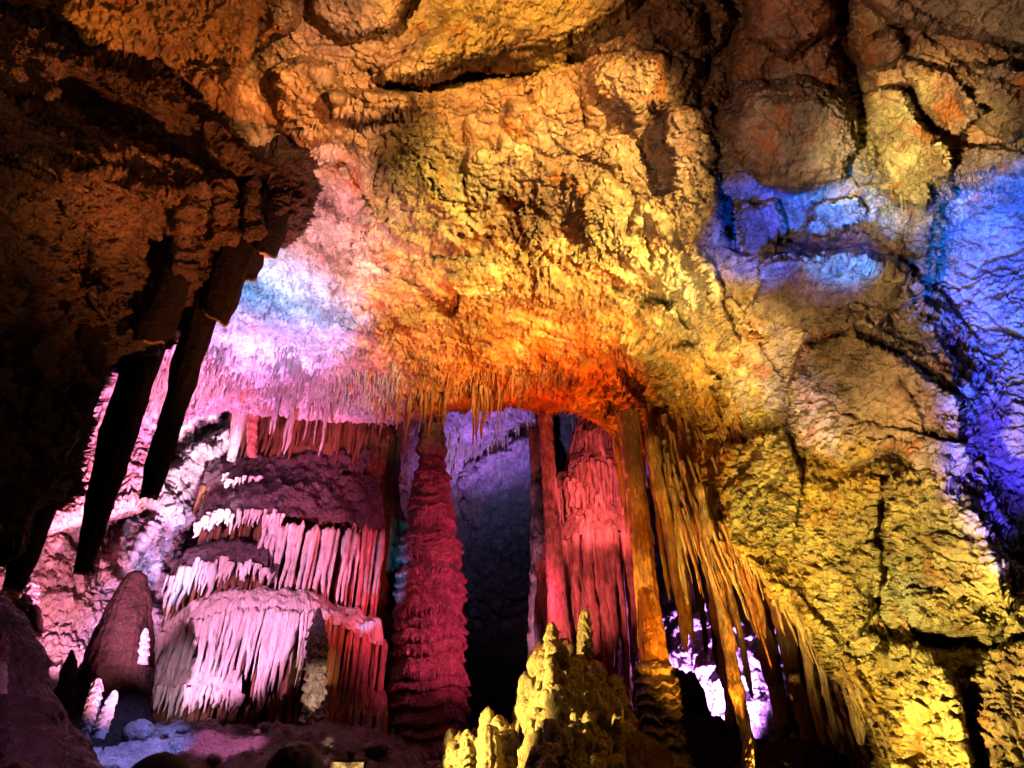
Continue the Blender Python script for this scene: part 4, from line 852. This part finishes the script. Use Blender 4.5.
def person(u, vtop, Y, label, hat=False, yaw=0.0, phone=False):
    ztop = zr(vtop, Y); x = at(u, vtop, Y)[0]; h = ztop; s = h/1.74
    th = thing('person', label, 'person', (x, Y, 0), 'visitors at the bottom edge')
    th.rotation_euler = (0, 0, yaw)
    B = [(0, 0, .94), (0, 0, 1.12), (0, 0, 1.34), (0, .01, 1.46), (0, .015, 1.54), (.10, 0, .90), (.11, .02, .50), (.11, -.02, .09), (-.10, 0, .90), (-.11, .02, .50), (-.11, -.02, .09),
         (.17, 0, 1.41), (.235, -.02, 1.14), (.22, .06, .90), (-.17, 0, 1.41), (-.235, -.02, 1.14), (-.22, .06, .90), (.11, .15, .04), (-.11, .15, .04)]
    if phone: B[12] = (.25, .04, 1.16); B[13] = (.20, .27, 1.30)
    E = [(0, 1), (1, 2), (2, 3), (3, 4), (0, 5), (5, 6), (6, 7), (0, 8), (8, 9), (9, 10), (2, 11), (11, 12), (12, 13), (2, 14), (14, 15), (15, 16), (7, 17), (10, 18)]
    R = [(.16, .11), (.14, .10), (.17, .11), .065, .055, .09, .06, .045, .09, .06, .045, .065, .045, .03, .065, .045, .03, .035, .035]
    skin_body('body', [tuple(c_*s for c_ in p) for p in B], E, [tuple(q*s for q in r_) if isinstance(r_, tuple) else r_*s for r_ in R], M_JACKET, th)
    hd = (0, .03*s, (1.74-.125)*s)
    ellip('head', hd, (.075*s, .095*s, .118*s), M_SKIN, th)
    for sx in (-1, 1): ellip('ear', (sx*.077*s, .02*s, 1.60*s), (.012*s, .022*s, .034*s), M_SKIN, th)
    ellip('nose', (0, .125*s, 1.60*s), (.014*s, .02*s, .026*s), M_SKIN, th)
    if hat:
        c_ = ellip('cap', (0, .02*s, 1.635*s), (.094*s, .108*s, .105*s), M_CAPC, th, 1.65)
        ellip('button', (0, 0, .108*s), (.012*s, .012*s, .008*s), M_CAPC, c_); c_.children[0].location = (0, 0, .10*s)
        ellip('brim', (0, .14*s, 1.635*s), (.07*s, .075*s, .008*s), M_CAPC, th)
    else:
        ellip('hair', (0, .005*s, 1.625*s), (.088*s, .108*s, .117*s), M_HAIR, th, 2.3, .10, int(u))
    hands = [(-.22, .08, .84)] + ([(.20, .33, 1.34)] if phone else [(.22, .08, .84)])
    for hi, (hx, hy, hz) in enumerate(hands):
        up = phone and hi == 1; d = (0, .25, .97) if up else (0, .1, -1)
        P = [(hx, hy, hz)]; Ed = []; Rd = [.028]
        for f in range(5):
            off = (f-1.5)*.02; L = (.075, .085, .08, .065, .05)[f]
            if f == 4: P += [(hx+.035, hy, hz+d[2]*.01), (hx+.05, hy+.01, hz+d[2]*.045)]; Rd += [.011, .008]
            else: P += [(hx+off, hy, hz+d[2]*.035), (hx+off, hy+.02, hz+d[2]*(.03+L*.6)), (hx+off, hy+.045, hz+d[2]*(.03+L*.7))]; Rd += [.010, .009, .007]
            k = len(P)
            if f == 4: Ed += [(0, k-2), (k-2, k-1)]
            else: Ed += [(0, k-3), (k-3, k-2), (k-2, k-1)]
        skin_body('hand', [tuple(c_*s for c_ in p) for p in P], Ed, [q*s for q in Rd], M_SKIN, th, 1)
    return th, s
person(163, 752, 2.0, 'visitor in a dark button-topped cap seen from behind at the bottom left', True, .1)
person(299, 742, 2.3, 'bareheaded dark-haired visitor seen from behind beneath the tiered mound', False, -.05)
person(18, 764, 1.9, 'dark-haired visitor barely showing above the bottom edge at the far left', False, .1)
# the held-up phone: its lit screen faces the camera
pp = at(349, 761, 1.9)
def box_mesh(name, c0, hx, hy, hz, mat, parent, bev=.004):
    import bmesh
    bm = bmesh.new(); bmesh.ops.create_cube(bm, size=2)
    for v_ in bm.verts: v_.co = (v_.co.x*hx, v_.co.y*hy, v_.co.z*hz)
    bmesh.ops.bevel(bm, geom=bm.edges[:], offset=bev, segments=3, affect='EDGES')
    me = bpy.data.meshes.new(name); bm.to_mesh(me); bm.free(); me.materials.append(mat)
    o = bpy.data.objects.new(name, me); COL.objects.link(o); o.location = c0; o.parent = parent
    return o
p4, s4 = person(404, 790, 2.0, 'visitor hidden below the picture edge, lifting a phone with one hand', False, .0)
p4.location = (pp[0]+.05-.2*s4, pp[1]-.36*s4+.03, 0)
M_SCREEN = plain('phone_screen', (.04, .03, .02), .2, (1, .6, .15), .5)
_nt = M_SCREEN.node_tree; _n = _nt.nodes.new('ShaderNodeTexNoise'); _n.inputs['Scale'].default_value = 45; _n.inputs['Detail'].default_value = 3
_r = _nt.nodes.new('ShaderNodeValToRGB'); _r.color_ramp.elements[0].position = .42; _r.color_ramp.elements[0].color = (.03, .01, .004, 1); _r.color_ramp.elements[1].position = .62; _r.color_ramp.elements[1].color = (1, .62, .18, 1)
_g = _nt.nodes.new('ShaderNodeNewGeometry'); _nt.links.new(_g.outputs['Position'], _n.inputs['Vector']); _nt.links.new(_n.outputs[0], _r.inputs[0]); _nt.links.new(_r.outputs[0], _nt.nodes['Principled BSDF'].inputs['Emission Color'])
ph = thing('phone', 'phone held up sideways with a lit golden screen at the bottom edge', 'phone', (pp[0], pp[1], pp[2]-.04)); ph.rotation_euler = (.12, 0, .05)
box_mesh('case', (0, 0, 0), .042, .005, .042, plain('phone_case', (.02, .02, .02), .3), ph)
box_mesh('screen', (0, -.0062, 0), .038, .0012, .038, M_SCREEN, ph, .001)

# ------------------------------------------------------------------ show lighting: coloured floods, some added in open air to light single patches
w = bpy.data.worlds.new('World'); S.world = w; w.use_nodes = True
w.node_tree.nodes['Background'].inputs[0].default_value = (.5, .35, .3, 1); w.node_tree.nodes['Background'].inputs[1].default_value = .003
S.view_settings.view_transform = "Standard"; S.view_settings.look = "None"; S.view_settings.exposure = .9; S.view_settings.gamma = 1
S.cycles.max_bounces = 3; S.cycles.diffuse_bounces = 1; S.cycles.glossy_bounces = 2; S.cycles.caustics_reflective = False; S.cycles.caustics_refractive = False
def spot(loc, target, col, power, ang, blend=.6, rad=.025):
    d = bpy.data.lights.new('cave_flood', 'SPOT'); d.color = col; d.energy = power; d.spot_size = math.radians(ang); d.spot_blend = blend; d.shadow_soft_size = rad
    loc = (loc[0], loc[1], max(loc[2], float(ground_z(np.float64(loc[0]), np.float64(loc[1])))+.35) if loc[1] > 3 else loc[2])
    o = bpy.data.objects.new('cave_flood', d); COL.objects.link(o)
    from mathutils import Vector
    o.location = [float(c) for c in loc]; o.rotation_euler = (Vector([float(c) for c in target])-o.location).to_track_quat('-Z', 'Y').to_euler()
    return o
# near ceiling, yellow and gold, from behind the visitors and from added lamps beyond them
spot((2.4, .4, 4.2), at(520, 225, 5.9), (1, .70, .25), 3400, 31, .7)
spot((2.7, 3.8, 4.4), at(545, 300, 7.4), (1, .68, .23), 1900, 34, .8)
spot((.6, 3.6, 2.0), at(705, 335, 6.6), (1, .68, .22), 1450, 28, .9)
spot((3.4, 6.2, 2.0), at(480, 260, 6.8), (1, .66, .24), 1500, 44, .9)
spot((0.9, 8.6, 1.9), at(520, 350, 8.4), (1, .20, .03), 1350, 64, .9)
spot((2.2, 6.8, .8), at(640, 380, 8.6), (1, .40, .05), 900, 50, .9)
spot((-1.8, -1.4, 1.8), at(490, 25, 3.4), (1, .60, .22), 3000, 19, .6)
spot((1.8, -1.0, 2.0), at(320, 100, 4.5), (1, .56, .27), 3000, 13, .8)
spot((-1.0, .5, 1.2), at(912, 150, 3.9), (1, .78, .36), 3600, 13, .8)
spot((-1.6, 0.2, 1.2), at(790, 130, 4.1), (1, .62, .42), 520, 44, .9)
spot((-.8, 1.6, .9), at(690, 225, 5.0), (1, .66, .36), 700, 14, .9)
# right wall
spot((-.6, 2.4, .6), at(935, 590, 5.4), (1, .80, .32), 1900, 34, .9)
spot((.3, 5.0, .6), at(760, 480, 6.8), (1, .74, .26), 1000, 42, .9)
spot((-1.0, 1.5, 1.0), at(830, 380, 5.2), (1, .64, .30), 900, 28, .9)
# blue on the right
spot((2.35, 3.5, 1.4), at(1045, 265, 4.5), (0, .13, 1), 4200, 28, .8)
spot((2.6, 2.0, 1.0), at(1005, 205, 4.4), (0, .22, 1), 900, 12, .9)
spot((2.0, 3.0, 1.2), at(1040, 440, 4.6), (.10, .07, 1), 2200, 24, .7)
spot((2.0, 4.3, 4.8), at(752, 222, 5.2), (0, .07, 1), 420, 36, .7)
spot((2.5, 4.1, 4.7), at(842, 208, 5.0), (0, .20, 1), 420, 34, .7)
spot((1.4, 1.6, 3.6), at(830, 265, 5.0), (.02, .06, 1), 400, 12, .5)
spot((1.6, 3.6, .5), at(790, 370, 6), (.15, .10, 1), 500, 12, .8)
# pink, blue and violet ceiling behind the hanging mass
spot((-3.2, 7.6, 1.6), at(270, 395, 10), (1, .28, .72), 2600, 50, .9)
spot((-1.2, 6.6, .8), at(262, 305, 8.0), (.08, .42, 1), 3200, 30, .9)
spot((-.4, 4.0, .8), at(335, 225, 6.6), (1, .46, .48), 2700, 26, .9)
spot((-2.4, 12.2, 2.6), at(400, 440, 14), (.90, .34, 1), 4200, 90, .9)
spot((-3.0, 8.0, 2.2), at(185, 430, 12.0), (.95, .8, 1), 6000, 20, .9)
spot((-2.6, 6.6, 1.4), at(100, 440, 10.0), (1, .24, .50), 7000, 40, .9)
spot((-2.8, 6.6, 1.4), at(85, 520, 10.4), (1, .34, .46), 3000, 26, .9)
spot((-5.6, 9.0, 3.0), at(95, 570, 10.6), (.9, .34, .62), 700, 80, .8)
spot((-3.4, 8.4, 2.0), at(160, 530, 12), (.45, .45, 1), 2200, 18, .8)
spot((0.2, 12.6, 2.0), at(485, 430, 16), (.55, .25, 1), 2500, 36, 1.0)
spot((.1, 11.6, 2.6), at(500, 500, 18), (.4, .35, .8), 700, 60, 1.0)  # added dim fill, softens the edge of the violet pool
spot((-2.1, 13.0, 4.2), at(402, 440, 14.5), (.9, .38, 1), 900, 50, .9)
spot((2.6, 10.6, 1.8), at(705, 620, 13), (.62, .25, 1), 3800, 66, .7)
spot((2.2, 10.0, 1.8), at(735, 690, 12.6), (1, .15, .5), 700, 24, .9)
# the tiered mound
spot((-4.2, 7.0, 3.0), at(235, 600, 11), (1, .36, .76), 1300, 50, .5)
spot((-3.8, 8.6, 2.0), at(190, 690, 10.6), (1, .6, .9), 140, 30, .8)
spot((-.6, 8.6, 1.2), at(365, 600, 11), (1, .10, .08), 300, 30, .9)
spot((-2.0, 8.0, 1.6), at(300, 430, 11.8), (1, .12, .08), 1500, 26, .8)
spot((-1.0, 6.0, 1.0), at(300, 490, 11.6), (.5, .2, .9), 200, 24, .9)
# rose stalagmite, cyan rim on its left, organ wall
spot((1.0, 9.3, 4.0), at(440, 590, 12), (1, .10, .25), 520, 70, .7)  # added lamp hung in open air so the tiers cast shadows
spot((.9, 8.6, 1.7), at(434, 450, 12), (1, .08, .2), 300, 18, .9)
spot((-2.35, 10.1, 1.95), at(394, 560, 12), (.02, .40, 1), 420, 20, .7)
spot((-3.2, 14.2, 3.4), at(395, 560, 12), (.05, .45, 1), 900, 60, .8)
spot((0.6, 8.8, 1.4), at(595, 500, 11.6), (1, .20, .22), 800, 44, .7)
spot((1.4, 10.1, 6.0), at(592, 500, 11.6), (1, .2, .22), 220, 90, .7)  # added high lamp, brightens the upward-facing organ ledges
# yellow mound, orange column and honey stalactites
spot((-2.6, 5.6, 1.8), at(540, 700, 6.9), (1, .70, .20), 1700, 34, .5)
spot((.3, 4.6, .6), at(655, 570, 8), (1, .36, .02), 700, 24, .8)
spot((2.7, 4.2, .6), at(770, 600, 7.3), (1, .62, .16), 260, 36, .8)
spot((-1.4, 6.6, 1.2), at(315, 680, 10.4), (1, .62, .45), 500, 10, .8)
# low warm light on the left hanging mass and the lower left corner
spot((1.4, 4.6, 1.6), at(165, 165, 4.3), (1, .33, .10), 1500, 34, .9)
spot((.8, .4, 1.2), at(90, 110, 3.6), (1, .40, .16), 110, 36, .9)
spot((-2.6, -.6, 1.4), at(10, 210, 3.7), (1, .50, .22), 70, 50, .9)
spot((-2.6, 4.8, 1.2), at(30, 600, 7.4), (1, .3, .9), 40, 30, .9)
spot((-3.6, 6.0, 3.6), at(105, 700, 8.0), (.75, .6, 1), 10, 16, .7)
spot((-2.8, 6.6, 4.2), at(130, 750, 8.7), (.25, .28, 1), 1100, 26, .6)
spot((-2.2, 6.8, 4.2), at(225, 752, 8.8), (1, .25, .75), 420, 18, .6)
spot((-1.4, .6, 2.4), at(960, 60, 3.3), (1, .70, .46), 420, 34, .9)
